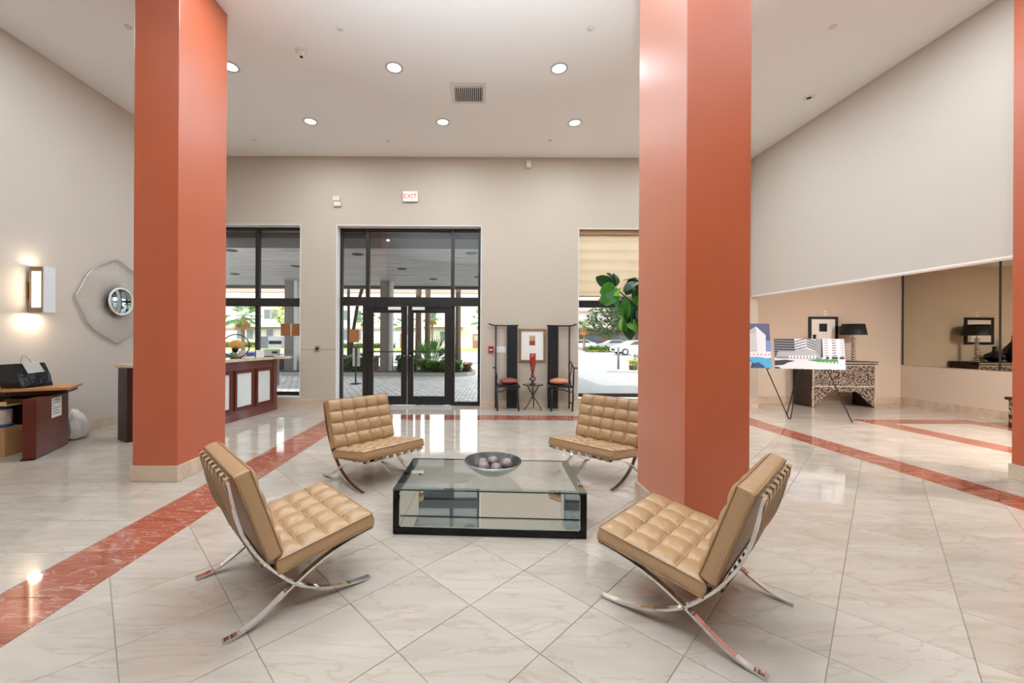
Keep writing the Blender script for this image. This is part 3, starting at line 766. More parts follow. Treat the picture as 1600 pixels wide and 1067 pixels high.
# sunburst mirror
t = thing('sunburst_mirror', 'silver sunburst wire mirror with ogee outline on the left wall', 'mirror', (XL, 6.45, 2.0))
def ogee(th): return 0.612 + 0.062 * abs(math.cos(2 * th)) ** 14
bm = B(); N = 128
tube(bm, [(0.035, ogee(2 * PI * k / N) * math.cos(2 * PI * k / N), ogee(2 * PI * k / N) * math.sin(2 * PI * k / N)) for k in range(N)], 0.009, 6, True)
link('outer_frame', bm, M['silver'], t)
bm = B()
for k in range(88):
    th = 2 * PI * k / 88; r1 = ogee(th); c, s_ = math.cos(th), math.sin(th)
    tube(bm, [(0.022, 0.17 * c, 0.17 * s_), (0.03, 0.3 * c, 0.3 * s_), (0.035, r1 * c, r1 * s_)], 0.0024, 4)
link('wire_rays', bm, M['wire'], t, kind='stuff')
bm = B(); tube(bm, [(0.10, 0.212 * math.cos(2 * PI * k / 48), 0.212 * math.sin(2 * PI * k / 48)) for k in range(48)], 0.016, 8, True)
link('inner_ring', bm, M['white'], t)
bm = B(); lathe(bm, [(0.15, 0.0), (0.15, 0.095)], 40); bmesh.ops.rotate(bm, verts=bm.verts, matrix=Matrix.Rotation(PI / 2, 3, 'Y')); link('drum', bm, M['black_matt'], t)
bm = B(); lathe(bm, [(0, 0.128), (0.08, 0.124), (0.15, 0.114), (0.2, 0.1)], 40); bmesh.ops.rotate(bm, verts=bm.verts, matrix=Matrix.Rotation(PI / 2, 3, 'Y')); link('convex_glass', bm, M['mirror_blue'], t)

# ------------------------------------------------------------------ tan tufted lounge chairs
def cushion(L, W, T, nx, ny, bulge=0.025, seed=1):
    """box cushion lying in local x (length L) by y (width W); top tufted in nx by ny panels"""
    rnd = random.Random(seed)
    bm = B(); NX, NY = nx * 14, ny * 14; g = []
    btn = [(i / nx, j / ny) for i in range(1, nx) for j in range(1, ny)]
    ph = {b_: rnd.uniform(0, 6) for b_ in btn}
    for i in range(NX + 1):
        row = []
        for j in range(NY + 1):
            u, v = i / NX, j / NY; x, y = (u - 0.5) * L, (v - 0.5) * W
            a = abs(math.sin(PI * u * nx)); b = abs(math.sin(PI * v * ny))
            h = bulge * (a ** 0.45) * (b ** 0.45)
            for bu, bv in btn:
                dx, dy = (u - bu) * L, (v - bv) * W; r = math.hypot(dx, dy)
                if r < 0.10:
                    h -= 0.013 * math.exp(-(r / 0.024) ** 2)
                    h += 0.0042 * math.cos(9 * math.atan2(dy, dx) + ph[(bu, bv)]) * (r / 0.02) * math.exp(-r / 0.022)
            ed = min(u, 1 - u) * L, min(v, 1 - v) * W
            fall = 1.0
            h *= fall
            edge = min(ed)
            if edge < 0.006: h = min(h, 0.0)
            row.append(bm.verts.new((x, y, T + h)))
        g.append(row)
    for i in range(NX):
        for j in range(NY):
            f = bm.faces.new((g[i][j], g[i + 1][j], g[i + 1][j + 1], g[i][j + 1])); f.smooth = True
    # sides (slightly bellied) and underside, with their own edge so the piped rim stays crisp
    loop = [g[i][0].co.copy() for i in range(0, NX + 1)] + [g[NX][j].co.copy() for j in range(1, NY + 1)] + [g[i][NY].co.copy() for i in range(NX - 1, -1, -1)] + [g[0][j].co.copy() for j in range(NY - 1, 0, -1)]
    rings = []
    for z, k in ((T, 1.0), (T * 0.75, 1.012), (T * 0.5, 1.016), (T * 0.25, 1.012), (0.004, 1.0)):
        rings.append([bm.verts.new((p.x + (math.copysign(1, p.x) * (k - 1) * 0.35 if abs(abs(p.x) - L / 2) < 1e-4 else 0), p.y + (math.copysign(1, p.y) * (k - 1) * 0.35 if abs(abs(p.y) - W / 2) < 1e-4 else 0), z)) for p in loop])
    n = len(loop)
    for a, b in zip(rings, rings[1:]):
        for k in range(n):
            f = bm.faces.new((a[k], b[k], b[(k + 1) % n], a[(k + 1) % n])); f.smooth = True
    bm.faces.new(list(reversed(rings[-1])))
    return bm, [(-L / 2 + bu * L, -W / 2 + bv * W) for bu, bv in btn]
def rim(bm, L, W, z, r=0.0042):
    pts = []
    for cx, cy, a0 in ((L / 2 - 0.01, W / 2 - 0.01, 0), (-L / 2 + 0.01, W / 2 - 0.01, 90), (-L / 2 + 0.01, -W / 2 + 0.01, 180), (L / 2 - 0.01, -W / 2 + 0.01, 270)):
        for k in range(4):
            a = math.radians(a0 + k * 30); pts.append((cx + 0.0115 * math.cos(a), cy + 0.0115 * math.sin(a), z))
    tube(bm, pts, r, 6, True)

def make_chair(label):
    t = thing('tufted_lounge_chair', label, 'chair', group='tan lounge chairs around the glass table')
    def place(o, p0, dirx, up):
        x = Vector(dirx).normalized(); z = Vector(up).normalized(); y = z.cross(x)
        o.matrix_local = Matrix(((x.x, y.x, z.x, p0[0]), (x.y, y.y, z.y, p0[1]), (x.z, y.z, z.z, p0[2]), (0, 0, 0, 1)))
    Wc = 0.715
    def one(nm, L, T, nx, ny, p0, dx, up, seed):
        bm, bt = cushion(L, Wc, T, nx, ny, seed=seed)
        o = link(nm, bm, M['leather'], t, fix=False); place(o, p0, dx, up)
        bm = B(); rim(bm, L, Wc, T); rim(bm, L, Wc, 0.006)
        link('piping', bm, M['piping'], o)
        bm = B()
        for i in range(1, nx):
            x = (i / nx - 0.5) * L; tube(bm, [(x, -Wc / 2 + 0.004, T - 0.001)] + [(x, (j / (ny * 4) - 0.5) * Wc, T + 0.0015 - (0.009 if j % 4 == 0 else 0)) for j in range(1, ny * 4)] + [(x, Wc / 2 - 0.004, T - 0.001)], 0.0026, 5)
        for j in range(1, ny):
            y = (j / ny - 0.5) * Wc; tube(bm, [(-L / 2 + 0.004, y, T - 0.001)] + [((i / (nx * 4) - 0.5) * L, y, T + 0.0015 - (0.009 if i % 4 == 0 else 0)) for i in range(1, nx * 4)] + [(L / 2 - 0.004, y, T - 0.001)], 0.0026, 5)
        link('seam_welts', bm, M['piping'], o)
        first = None
        for x, y in bt:
            if first is None:
                bm = B(); ball(bm, (0, 0, 0), 0.012, 10, 6, (1, 1, 0.5)); first = q = link('button', bm, M['leather'], o)
            else: q = first.copy(); C.objects.link(q); q.parent = o
            q.location = (x, y, T - 0.009)
        return o
    # seat cushion: bottom line from (-.135,.228) to (.392,.306)
    sd = Vector((0.527, 0, 0.078)).normalized(); su = Vector((-sd.z, 0, sd.x))
    Ls = 0.535; mid = Vector((0.1285, 0, 0.267))
    one('seat_cushion', Ls, 0.078, 4, 5, mid, sd, su, 1)
    # back cushion: its tufted face looks forward; rear line from (-.195,.312) to (-.343,.765)
    bd = Vector((-0.148, 0, 0.453)).normalized(); bu = Vector((bd.z, 0, -bd.x))
    one('back_cushion', 0.475, 0.078, 4, 5, Vector((-0.269, 0, 0.5385)), bd, bu, 2)
    bar1 = [(-.362, .752), (-.347, .675), (-.325, .575), (-.287, .455), (-.225, .345), (-.16, .258), (-.065, .158), (.025, .098), (.135, .050), (.255, .020), (.375, .007)]
    bar2 = [(.392, .292), (.28, .274), (.17, .248), (.09, .220), (.02, .188), (-.05, .150), (-.12, .108), (-.18, .070), (-.25, .034), (-.315, .013), (-.378, .007)]
    for s in (-1, 1):
        for nm, br in (('back_upright', bar1), ('seat_support', bar2)):
            bm = B(); strip(bm, catmull([(a, s * 0.338, b) for a, b in br], 5), (0, 1, 0), 0.0165, 0.012)
            bmesh.ops.bevel(bm, geom=[e for e in bm.edges if e.calc_face_angle(0) > 0.6], offset=0.002, segments=1, affect='EDGES')
            link(nm, bm, M['chrome'], t)
    for x, z in ((-.356, .735), (-.193, .292), (.380, .290)):
        link('crossbar', box(B(), x - 0.006, x + 0.006, -0.322, 0.322, z - 0.014, z + 0.014, bev=0.002), M['chrome'], t)
    first = None
    for k in range(8):
        y = -0.3045 + k * 0.087
        if first is None:
            bm = B(); strip(bm, [(-.338, 0, .748), (-.352, 0, .756), (-.366, 0, .748), (-.360, 0, .70), (-.300, 0, .50), (-.215, 0, .285), (-.203, 0, .272), (-.196, 0, .276)], (0, 1, 0), 0.019, 0.004)
            first = o = link('back_strap', bm, M['strap'], t)
        else: o = first.copy(); C.objects.link(o); o.parent = t
        o.location = (0, y, 0)
    first = None
    for k in range(8):
        y = -0.3045 + k * 0.087
        if first is None:
            bm = B(); strip(bm, [(.372, 0, .302), (.392, 0, .300), (.394, 0, .282), (.376, 0, .272), (.20, 0, .262), (0, 0, .236), (-.18, 0, .262)], (0, 1, 0), 0.019, 0.004)
            first = o = link('seat_strap', bm, M['strap'], t)
        else: o = first.copy(); C.objects.link(o); o.parent = t
        o.location = (0, y, 0)
    return t
ch = make_chair('tan tufted lounge chair in front of the right pillar, back turned towards us')
ch.location = (1.217, 2.171, 0); ch.rotation_euler = (0, 0, math.radians(134))
dup(ch, (-1.1255, 2.347, 0), math.radians(43.5), 'tan tufted lounge chair nearest the left red border, straps on its back showing')
dup(ch, (-1.056, 4.121, 0), math.radians(-42.5), 'tan tufted lounge chair facing us on the far left of the glass table')
dup(ch, (1.322, 4.215, 0), math.radians(-136.5), 'tan tufted lounge chair facing us, half hidden by the right pillar')

# ------------------------------------------------------------------ glass coffee table, bowl and balls
t = thing('coffee_table', 'low black coffee table with glass top and mirrored inside', 'table', (0.123, 3.23, 0), math.radians(-2.45))
W2, D2, H = 0.697, 0.378, 0.32
link('base_panel', box(B(), -W2, W2, -D2, D2, 0.0, 0.055, bev=0.003), M['black_lacquer'], t)
for s in (-1, 1):
    o = link('side_panel', box(B(), min(s * W2, s * (W2 - 0.045)), max(s * W2, s * (W2 - 0.045)), -D2, D2, 0.055, H, bev=0.002), M['black_lacquer'], t)
    link('mirror_lining', box(B(), min(s * (W2 - 0.046), s * (W2 - 0.051)), max(s * (W2 - 0.046), s * (W2 - 0.051)), -D2 + 0.004, D2 - 0.004, 0.064, H - 0.016), M['tmirror'], o)
link('mirror_shelf', box(B(), -W2 + 0.052, W2 - 0.052, -D2 + 0.004, D2 - 0.004, 0.056, 0.062), M['tmirror'], t)
o = link('glass_top', box(B(), -W2 + 0.001, W2 - 0.001, -D2 + 0.002, D2 - 0.002, H + 0.009, H + 0.0095), M['glass_top'], t)
bm = B()
for a in ((-W2, W2, -D2, -D2 + 0.003), (-W2, W2, D2 - 0.003, D2), (-W2, -W2 + 0.003, -D2 + 0.003, D2 - 0.003), (W2 - 0.003, W2, -D2 + 0.003, D2 - 0.003)): box(bm, *a, H - 0.001, H + 0.0095)
link('glass_edge', bm, M['glass_edge'], o)

bx, by, bz = 0.150, 3.20, H + 0.0098
t = thing('silver_bowl', 'wide silver bowl with dark inside on the glass table', 'bowl', (bx, by, bz))
prof = [(0.0, 0.0), (0.05, 0.0), (0.09, 0.010), (0.14, 0.032), (0.19, 0.066), (0.225, 0.100), (0.238, 0.116)]
bm = B(); lathe(bm, prof + [(0.236, 0.119), (0.231, 0.117)], 56); link('bowl_shell', bm, M['bowl'], t, fix=True)
bm = B(); lathe(bm, [(r * 0.972, z + 0.005) for r, z in prof[:-1]] + [(0.231, 0.1165)], 56); link('dark_lining', bm, M['bowl_in'], t)
first = None
def deco(x, y, z, lab):
    global first
    if first is None:
        bm = B(); bmesh.ops.create_icosphere(bm, subdivisions=4, radius=0.047)
        for v in bm.verts:
            n_ = v.co.normalized(); v.co = n_ * (0.047 + 0.0012 * math.sin(60 * math.atan2(n_.y, n_.x)) * math.sin(28 * math.acos(max(-1, min(1, n_.z)))))
        for f in bm.faces: f.smooth = True
        first = o = link('decorative_ball', bm, M['ball'])
    else: o = first.copy(); C.objects.link(o)
    o.location = (x, y, z); o.rotation_euler = (random.random() * 3, random.random() * 3, 0)
    tag(o, lab, 'ball', 'beaded balls in the silver bowl')
deco(bx - 0.082, by + 0.035, bz + 0.076, 'grey beaded ball at the left back of the silver bowl')
deco(bx + 0.006, by + 0.092, bz + 0.076, 'grey beaded ball at the back of the silver bowl, standing highest')
deco(bx - 0.076, by - 0.060, bz + 0.077, 'grey beaded ball at the front left of the silver bowl')
deco(bx + 0.022, by - 0.042, bz + 0.060, 'grey beaded ball in the middle front of the silver bowl')
deco(bx + 0.112, by + 0.004, bz + 0.083, 'grey beaded ball rightmost in the silver bowl')

# ------------------------------------------------------------------ black tall-back chairs, side table, vase, picture
def tall_chair(mirror, cx, label, cush, cushlab):
    """drawn for the left chair in offsets from the pair's middle line, mirrored for the right one"""
    s = -1 if mirror else 1
    t = thing('tall_back_chair', label, 'chair', (cx, 8.03, 0), group='black tall back chairs against the far wall')
    def bx_(nm, x0, x1, y0, y1, z0, z1, bev=0.004):
        a, b = sorted((s * x0, s * x1)); return link(nm, box(B(), a, b, y0, y1, z0, z1, bev=bev), M['black_matt'], t)
    # local x: -0.225 outer .. +0.225 inner
    bx_('seat_frame', -0.225, 0.245, -0.20, 0.19, 0.470, 0.510)
    for x in (-0.215, 0.205): 
        bm = B(); tube(bm, [(s * (x + 0.015), -0.178, 0), (s * x, -0.175, 0.25), (s * x, -0.172, 0.475)], 0.017, 8); link('front_leg', bm, M['black_matt'], t)
    bm = B(); tube(bm, [(s * -0.222, 0.175, 0), (s * -0.222, 0.18, 0.5), (s * -0.222, 0.19, 1.70)], 0.017, 8); link('back_post', bm, M['black_matt'], t)
    bx_('back_splat', 0.008, 0.225, 0.175, 0.195, 0.0, 1.70, 0.003)
    for zz in (0.52, 1.05): pass
    bm = B(); strip(bm, catmull([(s * -0.37, 0.185, 1.745), (s * -0.29, 0.188, 1.715), (s * -0.20, 0.19, 1.706), (s * 0.05, 0.19, 1.706), (s * 0.245, 0.19, 1.712)], 4), (0, 1, 0), 0.02, 0.026)
    link('crest_rail', bm, M['black_matt'], t)
    bm = B(); tube(bm, catmull([(s * -0.222, 0.185, 0.985), (s * -0.228, 0.06, 0.96), (s * -0.232, -0.06, 0.90), (s * -0.24, -0.15, 0.86), (s * -0.295, -0.20, 0.862)], 5), 0.014, 8); link('armrest', bm, M['black_matt'], t)
    bm = B(); tube(bm, [(s * -0.225, -0.16, 0.50), (s * -0.232, -0.155, 0.865)], 0.015, 8); link('arm_post', bm, M['black_matt'], t)
    bm = B(); tube(bm, catmull([(s * -0.222, 0.05, 0.51), (s * -0.20, 0.03, 0.66), (s * -0.226, 0.01, 0.80), (s * -0.230, 0.0, 0.925)], 4), 0.009, 8); link('arm_spindle', bm, M['black_matt'], t)
    bm = B(); tube(bm, catmull([(s * -0.20, -0.175, 0.385), (s * -0.13, -0.175, 0.388), (s * -0.09, -0.175, 0.40), (s * -0.06, -0.175, 0.425), (s * 0.0, -0.175, 0.43), (s * 0.195, -0.175, 0.432)], 4), 0.011, 8); link('apron_bracket', bm, M['black_matt'], t)
    bm = B(); tube(bm, [(s * -0.205, -0.17, 0.13), (s * -0.22, 0.175, 0.16)], 0.011, 8); link('side_stretcher', bm, M['black_matt'], t)
    c = tag(link('seat_cushion_pad', ball(B(), (0, 0, 0), 0.20, 24, 12, (0.95, 0.80, 0.34)), cush), cushlab, 'cushion', 'silk cushions on the tall chairs')
    c.location = (cx + s * 0.03, 8.02, 0.579)
tall_chair(False, 0.655, 'black tall back chair on the left of the framed print', M['cushion_red'], 'dark russet silk cushion on the left tall chair')
tall_chair(True, 1.735, 'black tall back chair on the right of the framed print', M['cushion_or'], 'copper silk cushion on the right tall chair')

t = thing('side_table', 'small round glass side table on crossed black twig legs', 'table', (1.18, 8.03, 0))
bm = B(); lathe(bm, [(0, 0.512), (0.205, 0.512), (0.205, 0.522), (0, 0.522)], 36, smooth=False); link('glass_top', bm, thin_glass('smoked_glass', (0.5, 0.54, 0.52, 1), 1.4), t)
bm = B(); tube(bm, [(0.205 * math.cos(2 * PI * k / 32), 0.205 * math.sin(2 * PI * k / 32), 0.506) for k in range(32)], 0.007, 6, True); link('rim_ring', bm, M['black_matt'], t)
for a in (200, 320, 80):
    a = math.radians(a); c, s_ = math.cos(a), math.sin(a)
    pts = catmull([(0.20 * c, 0.20 * s_, 0.006), (0.12 * c + 0.015, 0.12 * s_, 0.12), (0.03 * c, 0.03 * s_, 0.245), (-0.05 * c, -0.05 * s_, 0.36), (-0.15 * c, -0.15 * s_, 0.503)], 5)
    bm = B(); tube(bm, pts, [0.010 + 0.002 * (i % 3 == 0) for i in range(len(pts))], 7); link('leg', bm, M['black_matt'], t)
t = thing('red_vase', 'tall tapering red glass vase with twisted dark foot on the side table', 'vase', (1.17, 8.02, 0.5225))
bm = B(); lathe(bm, [(0.0, 0.20), (0.018, 0.20), (0.028, 0.24), (0.045, 0.32), (0.058, 0.42), (0.062, 0.52), (0.062, 0.62), (0.056, 0.62), (0.054, 0.5), (0.03, 0.27), (0, 0.25)], 28); link('vase_body', bm, M['redglass'], t)
bm = B(); lathe(bm, [(0, 0), (0.062, 0), (0.062, 0.012), (0.03, 0.02), (0, 0.02)], 24); link('foot', bm, M['darkred'], t)
for k in range(2):
    bm = B(); pts = []
    for i in range(21):
        q = i / 20; a = k * PI + q * 2.2 * PI; r = 0.048 * math.sin(PI * min(1, q * 1.05)) + 0.006
        pts.append((r * math.cos(a), r * math.sin(a), 0.018 + q * 0.19))
    tube(bm, pts, 0.013, 8); link('twisted_stem', bm, M['darkred'], t)

def picture(name, x0, x1, z0, z1, y, fw, fm, label, art):
    cx, cz = (x0 + x1) / 2, (z0 + z1) / 2; w_, h_ = (x1 - x0) / 2, (z1 - z0) / 2
    t = thing(name, label, 'picture', (cx, y, cz))
    for a in ((-w_, w_, -h_, -h_ + fw), (-w_, w_, h_ - fw, h_), (-w_, -w_ + fw, -h_ + fw, h_ - fw), (w_ - fw, w_, -h_ + fw, h_ - fw)):
        link('frame_rail', box(B(), a[0], a[1], -0.03, 0.0, a[2], a[3], bev=0.004), fm, t)
    link('mat_board', box(B(), -w_ + fw, w_ - fw, -0.012, -0.004, -h_ + fw, h_ - fw), M['matboard'], t)
    for nm, a, m in art: link(nm, box(B(), a[0], a[1], -0.0145, -0.0125, a[2], a[3]), m, t)
    return t
picture('framed_print', 0.92, 1.472, 0.95, 1.645, YB, 0.045, M['frame_gold'], 'small red and tan print in a gilt frame between the tall chairs',
        [('print', (-0.06, 0.06, 0.0, 0.10), M['art_red']), ('print', (-0.06, 0.06, 0.102, 0.205), M['art_tan'])])

# ------------------------------------------------------------------ potted fig tree
t = thing('fig_tree', 'tall potted fiddle leaf fig behind the right pillar', 'plant', (2.95, 6.5, 0))
bm = B(); lathe(bm, [(0, 0), (0.17, 0), (0.23, 0.4), (0.235, 0.42), (0.215, 0.42), (0.205, 0.38), (0, 0.38)], 32); link('pot', bm, M['ceramic'], t)
bm = B(); lathe(bm, [(0, 0.384), (0.206, 0.381)], 24); link('soil', bm, M['soil'], t)
bm = B(); tube(bm, catmull([(0, 0, 0.36), (0.03, 0, 0.9), (-0.05, 0.02, 1.4), (-0.12, 0, 1.9), (-0.05, 0, 2.35)], 5), [0.026 - 0.0007 * i for i in range(21)], 8); link('trunk', bm, M['bark'], t)
br = [[(-0.11, 0, 1.75), (-0.30, -0.05, 1.95), (-0.48, -0.05, 2.10), (-0.66, -0.05, 2.26)], [(-0.10, 0, 1.6), (-0.3, 0.05, 1.68), (-0.52, 0.05, 1.80)], [(-0.06, 0, 1.5), (0.12, 0.05, 1.8), (0.3, 0.05, 2.1)]]
for b_ in br:
    bm = B(); tube(bm, catmull(b_, 4), 0.012, 7); link('branch', bm, M['bark_dk'], t)
def fig_leaf(L, W):
    bm = B(); n = 8; g = []
    for i in range(n + 1):
        q = i / n; wv = W * (0.10 + 0.9 * math.sin(PI * q ** 0.8) ** 0.8 * (0.72 + 0.45 * q)) * (1 if q < 0.98 else 0.3) / 1.05
        zz = 0.10 * L * math.sin(PI * q) - 0.12 * L * q * q
        g.append([bm.verts.new((q * L, sgn * wv / 2 * k, zz + 0.035 * L * k + 0.012 * L * math.sin(i * 2.2) * k)) for sgn, k in ((-1, 1), (-1, 0.5), (1, 0), (1, 0.5), (1, 1))])
    for i in range(n):
        for j in range(4):
            f = bm.faces.new((g[i][j], g[i + 1][j], g[i + 1][j + 1], g[i][j + 1])); f.smooth = True
    return bm
lm = {}
for nm in ('fig', 'fig_dk', 'fig_lt'):
    for k_, (L_, W_l) in enumerate(((0.34, 0.25), (0.26, 0.18))):
        bm = fig_leaf(L_, W_l); me = bpy.data.meshes.new('leaf'); bm.to_mesh(me); bm.free(); me.materials.append(M[nm]); lm[(nm, k_)] = me
def put_leaf(p, yaw, pitch, roll, key):
    o = bpy.data.objects.new('leaf', lm[key]); C.objects.link(o); o.parent = t; o.location = p
    o.rotation_euler = (roll, pitch, yaw)
# (x, z) clusters seen against the shade: upper left rosette, middle hanging leaves, right dark mass
LV = [(-0.66, 2.26, 200, 10, 60, 'fig', 0), (-0.66, 2.28, 160, -35, 70, 'fig_dk', 0), (-0.62, 2.24, 185, 50, -60, 'fig', 0), (-0.62, 2.27, 120, -60, 40, 'fig_dk', 0), (-0.60, 2.25, 210, 75, 80, 'fig', 0), (-0.66, 2.22, 250, 20, 50, 'fig_lt', 1),
      (-0.55, 2.2, 330, -40, 60, 'fig_dk', 1), (-0.5, 2.14, 20, -50, 50, 'fig_dk', 1), (-0.64, 2.30, 70, -70, 40, 'fig_dk', 1), (-0.6, 2.2, 175, 30, 90, 'fig', 0),
      (-0.5, 2.08, 250, 75, 30, 'fig', 0), (-0.46, 2.04, 200, 80, 60, 'fig', 1), (-0.44, 2.0, 300, 85, 20, 'fig_dk', 0), (-0.4, 2.0, 240, 70, 70, 'fig', 0), (-0.36, 1.98, 330, 70, 40, 'fig_dk', 0), (-0.52, 1.82, 220, 60, 40, 'fig_lt', 1),
      (-0.5, 1.80, 270, 80, 60, 'fig', 1), (-0.45, 1.78, 300, 50, 50, 'fig_lt', 1), (-0.40, 1.76, 260, 75, 30, 'fig_dk', 0), (-0.34, 1.78, 230, 70, 50, 'fig_lt', 1), (-0.30, 1.95, 280, 60, 30, 'fig_dk', 0), (-0.28, 2.0, 200, 40, 70, 'fig_dk', 0),
      (-0.25, 2.05, 250, 20, 70, 'fig_dk', 0), (-0.2, 1.95, 300, 60, 30, 'fig_dk', 0), (-0.22, 1.85, 240, 70, 60, 'fig_dk', 0), (-0.18, 1.8, 280, 70, 40, 'fig_dk', 0), (-0.15, 2.05, 270, -10, 60, 'fig_dk', 0), (-0.1, 1.75, 260, 60, 40, 'fig_dk', 0)]
for x, z, yw, pt, rl, m_, k_ in LV:
    put_leaf((x + random.uniform(-.02, .02), random.uniform(-0.10, 0.08), z), math.radians(yw), math.radians(pt), math.radians(rl), (m_, k_))
for k in range(46):
    put_leaf((random.uniform(-0.28, 0.45), random.uniform(-0.2, 0.25), random.uniform(1.5, 2.4)), random.uniform(0, 6.3), random.uniform(-0.6, 1.2), random.uniform(-1, 1), (random.choice(('fig', 'fig_dk')), k % 2))

# ------------------------------------------------------------------ reception desk
t = thing('reception_desk', 'rosewood reception desk with marble insets and cream counter', 'desk', (-4.4, 6.6, 0))
o_ = Vector(t.location)
def along(a, b, q): return (a[0] + (b[0] - a[0]) * q, a[1] + (b[1] - a[1]) * q)
A_, Bq, Cq = (-4.140, 6.42), (-3.965, 7.885), (-4.66, 5.40)
def wall_seg(bm, a, b, th, z0, z1, out=0.0):
    dx, dy = b[0] - a[0], b[1] - a[1]; l_ = math.hypot(dx, dy); nx_, ny_ = dy / l_, -dx / l_     # outward to the lobby (+x side)
    prism(bm, [(a[0] + nx_ * out, a[1] + ny_ * out), (b[0] + nx_ * out, b[1] + ny_ * out), (b[0] - nx_ * th, b[1] - ny_ * th), (a[0] - nx_ * th, a[1] - ny_ * th)], z0, z1)
    return bm
bm = B(); wall_seg(bm, A_, Bq, 0.05, 0.0, 1.01); wall_seg(bm, Cq, A_, 0.05, 0.0, 1.01)
link('front', bm, M['rosewood'], t, o_)
bm = B(); wall_seg(bm, along(A_, Bq, 0.955), along(A_, Bq, 1.03), 0.32, 0.0, 1.012, 0.012); link('end_post', bm, M['rosewood'], t, o_)
bm = B(); wall_seg(bm, (Cq[0] - 0.03, Cq[1] - 0.05), Cq, 0.30, 0.0, 1.012, 0.01); link('end_post', bm, M['mahogany_dk'], t, o_)
bm = B(); wall_seg(bm, A_, along(A_, Bq, 0.955), 0.02, 0.0, 0.12, 0.018); wall_seg(bm, Cq, A_, 0.02, 0.0, 0.12, 0.018); link('skirting', bm, M['rosewood'], t, o_)
def panel(a, b, q0, q1):
    p0, p1 = along(a, b, q0), along(a, b, q1)
    f = 0.055 / math.hypot(b[0] - a[0], b[1] - a[1])
    bm = B()
    wall_seg(bm, p0, along(a, b, q0 + f), 0.01, 0.17, 0.86, 0.022); wall_seg(bm, along(a, b, q1 - f), p1, 0.01, 0.17, 0.86, 0.022)
    wall_seg(bm, along(a, b, q0 + f), along(a, b, q1 - f), 0.01, 0.17, 0.225, 0.022); wall_seg(bm, along(a, b, q0 + f), along(a, b, q1 - f), 0.01, 0.805, 0.86, 0.022)
    fr = link('panel_frame', bm, M['mahogany'], t, o_)
    bm = B(); wall_seg(bm, along(a, b, q0 + f), along(a, b, q1 - f), 0.005, 0.225, 0.805, 0.006)
    link('marble_inset', bm, M['inset'], fr, o_)
panel(A_, Bq, 0.60, 0.92); panel(A_, Bq, 0.23, 0.56); panel(A_, Bq, -0.10, 0.19)
panel(Cq, A_, 0.10, 0.46); panel(Cq, A_, 0.52, 0.88)
bm = B()
prism(bm, [(-4.82, 5.30), (-4.55, 5.27), (-4.05, 6.36), (-3.875, 7.86), (-3.70, 7.96), (-3.72, 8.10), (-4.30, 8.10), (-4.60, 6.62), (-4.88, 5.50)], 1.014, 1.062)
bmesh.ops.bevel(bm, geom=[e for e in bm.edges], offset=0.008, segments=2, affect='EDGES')
link('counter_top', bm, M['counter'], t, o_)
# things on the counter
t = thing('ring_stand', 'black ring stand with amber glass disc and dark knob on the reception counter', 'ornament', (-4.17, 6.93, 1.063), math.radians(20))
bm = B(); tube(bm, [(0.205 * math.cos(2 * PI * k / 40), 0, 0.215 + 0.205 * math.sin(2 * PI * k / 40)) for k in range(40)], 0.009, 8, True); link('ring', bm, M['black_matt'], t)
bm = B(); lathe(bm, [(0, 0), (0.09, 0), (0.09, 0.012), (0, 0.014)], 24); link('foot', bm, M['black_matt'], t)
bm = B(); lathe(bm, [(0, 0.01), (0.012, 0.01), (0.012, 0.16), (0, 0.16)], 12); link('stem', bm, M['amber'], t)
bm = B(); ball(bm, (-0.01, -0.02, 0.15), 0.05, 18, 12); link('knob', bm, M['black_lacquer'], t)
bm = B(); ball(bm, (0.0, 0.02, 0.24), 0.11, 18, 12, (1, 0.18, 0.75)); link('amber_disc', bm, M['amber'], t)
t = thing('paper_box', 'white box with a blue end lying on the reception counter', 'box', (-4.09, 7.28, 1.063), math.radians(82))
link('carton', box(B(), -0.24, 0.24, -0.075, 0.075, 0, 0.13, bev=0.003), M['paper'], t)
link('blue_band', box(B(), -0.235, -0.03, -0.0775, -0.0755, 0.03, 0.10), M['blue'], t)
link('dark_edge', box(B(), -0.02, 0.01, -0.0775, -0.0755, 0.004, 0.126), M['photo_dark'], t)
tag(link('dark_tray', box(B(), -4.12, -3.92, 7.62, 7.76, 1.063, 1.078, bev=0.004), M['black_matt']), 'flat dark tray near the far end of the reception counter', 'tray')

# ------------------------------------------------------------------ cluttered desk against the left wall
t = thing('corner_desk', 'dark mahogany desk with worn oak top against the left wall', 'desk', (-5.5, 5.0, 0))
o_ = Vector(t.location)
link('carcass', box(B(), -5.83, -5.56, 4.98, 5.36, 0.0, 0.765, bev=0.004), M['mahogany_dk'], t, o_)
bm = B(); prism(bm, [(-5.845, 4.70), (-5.55, 4.66), (-5.04, 4.93), (-5.10, 5.02), (-5.36, 5.42), (-5.845, 5.42)], 0.766, 0.795)
link('top', bm, M['wood_top'], t, o_)
bm = B(); prism(bm, [(-5.82, 4.74), (-5.56, 4.70), (-5.13, 4.93), (-5.15, 5.02), (-5.38, 5.38), (-5.82, 5.38)], 0.715, 0.766)
link('apron', bm, M['mahogany_dk'], t, o_)
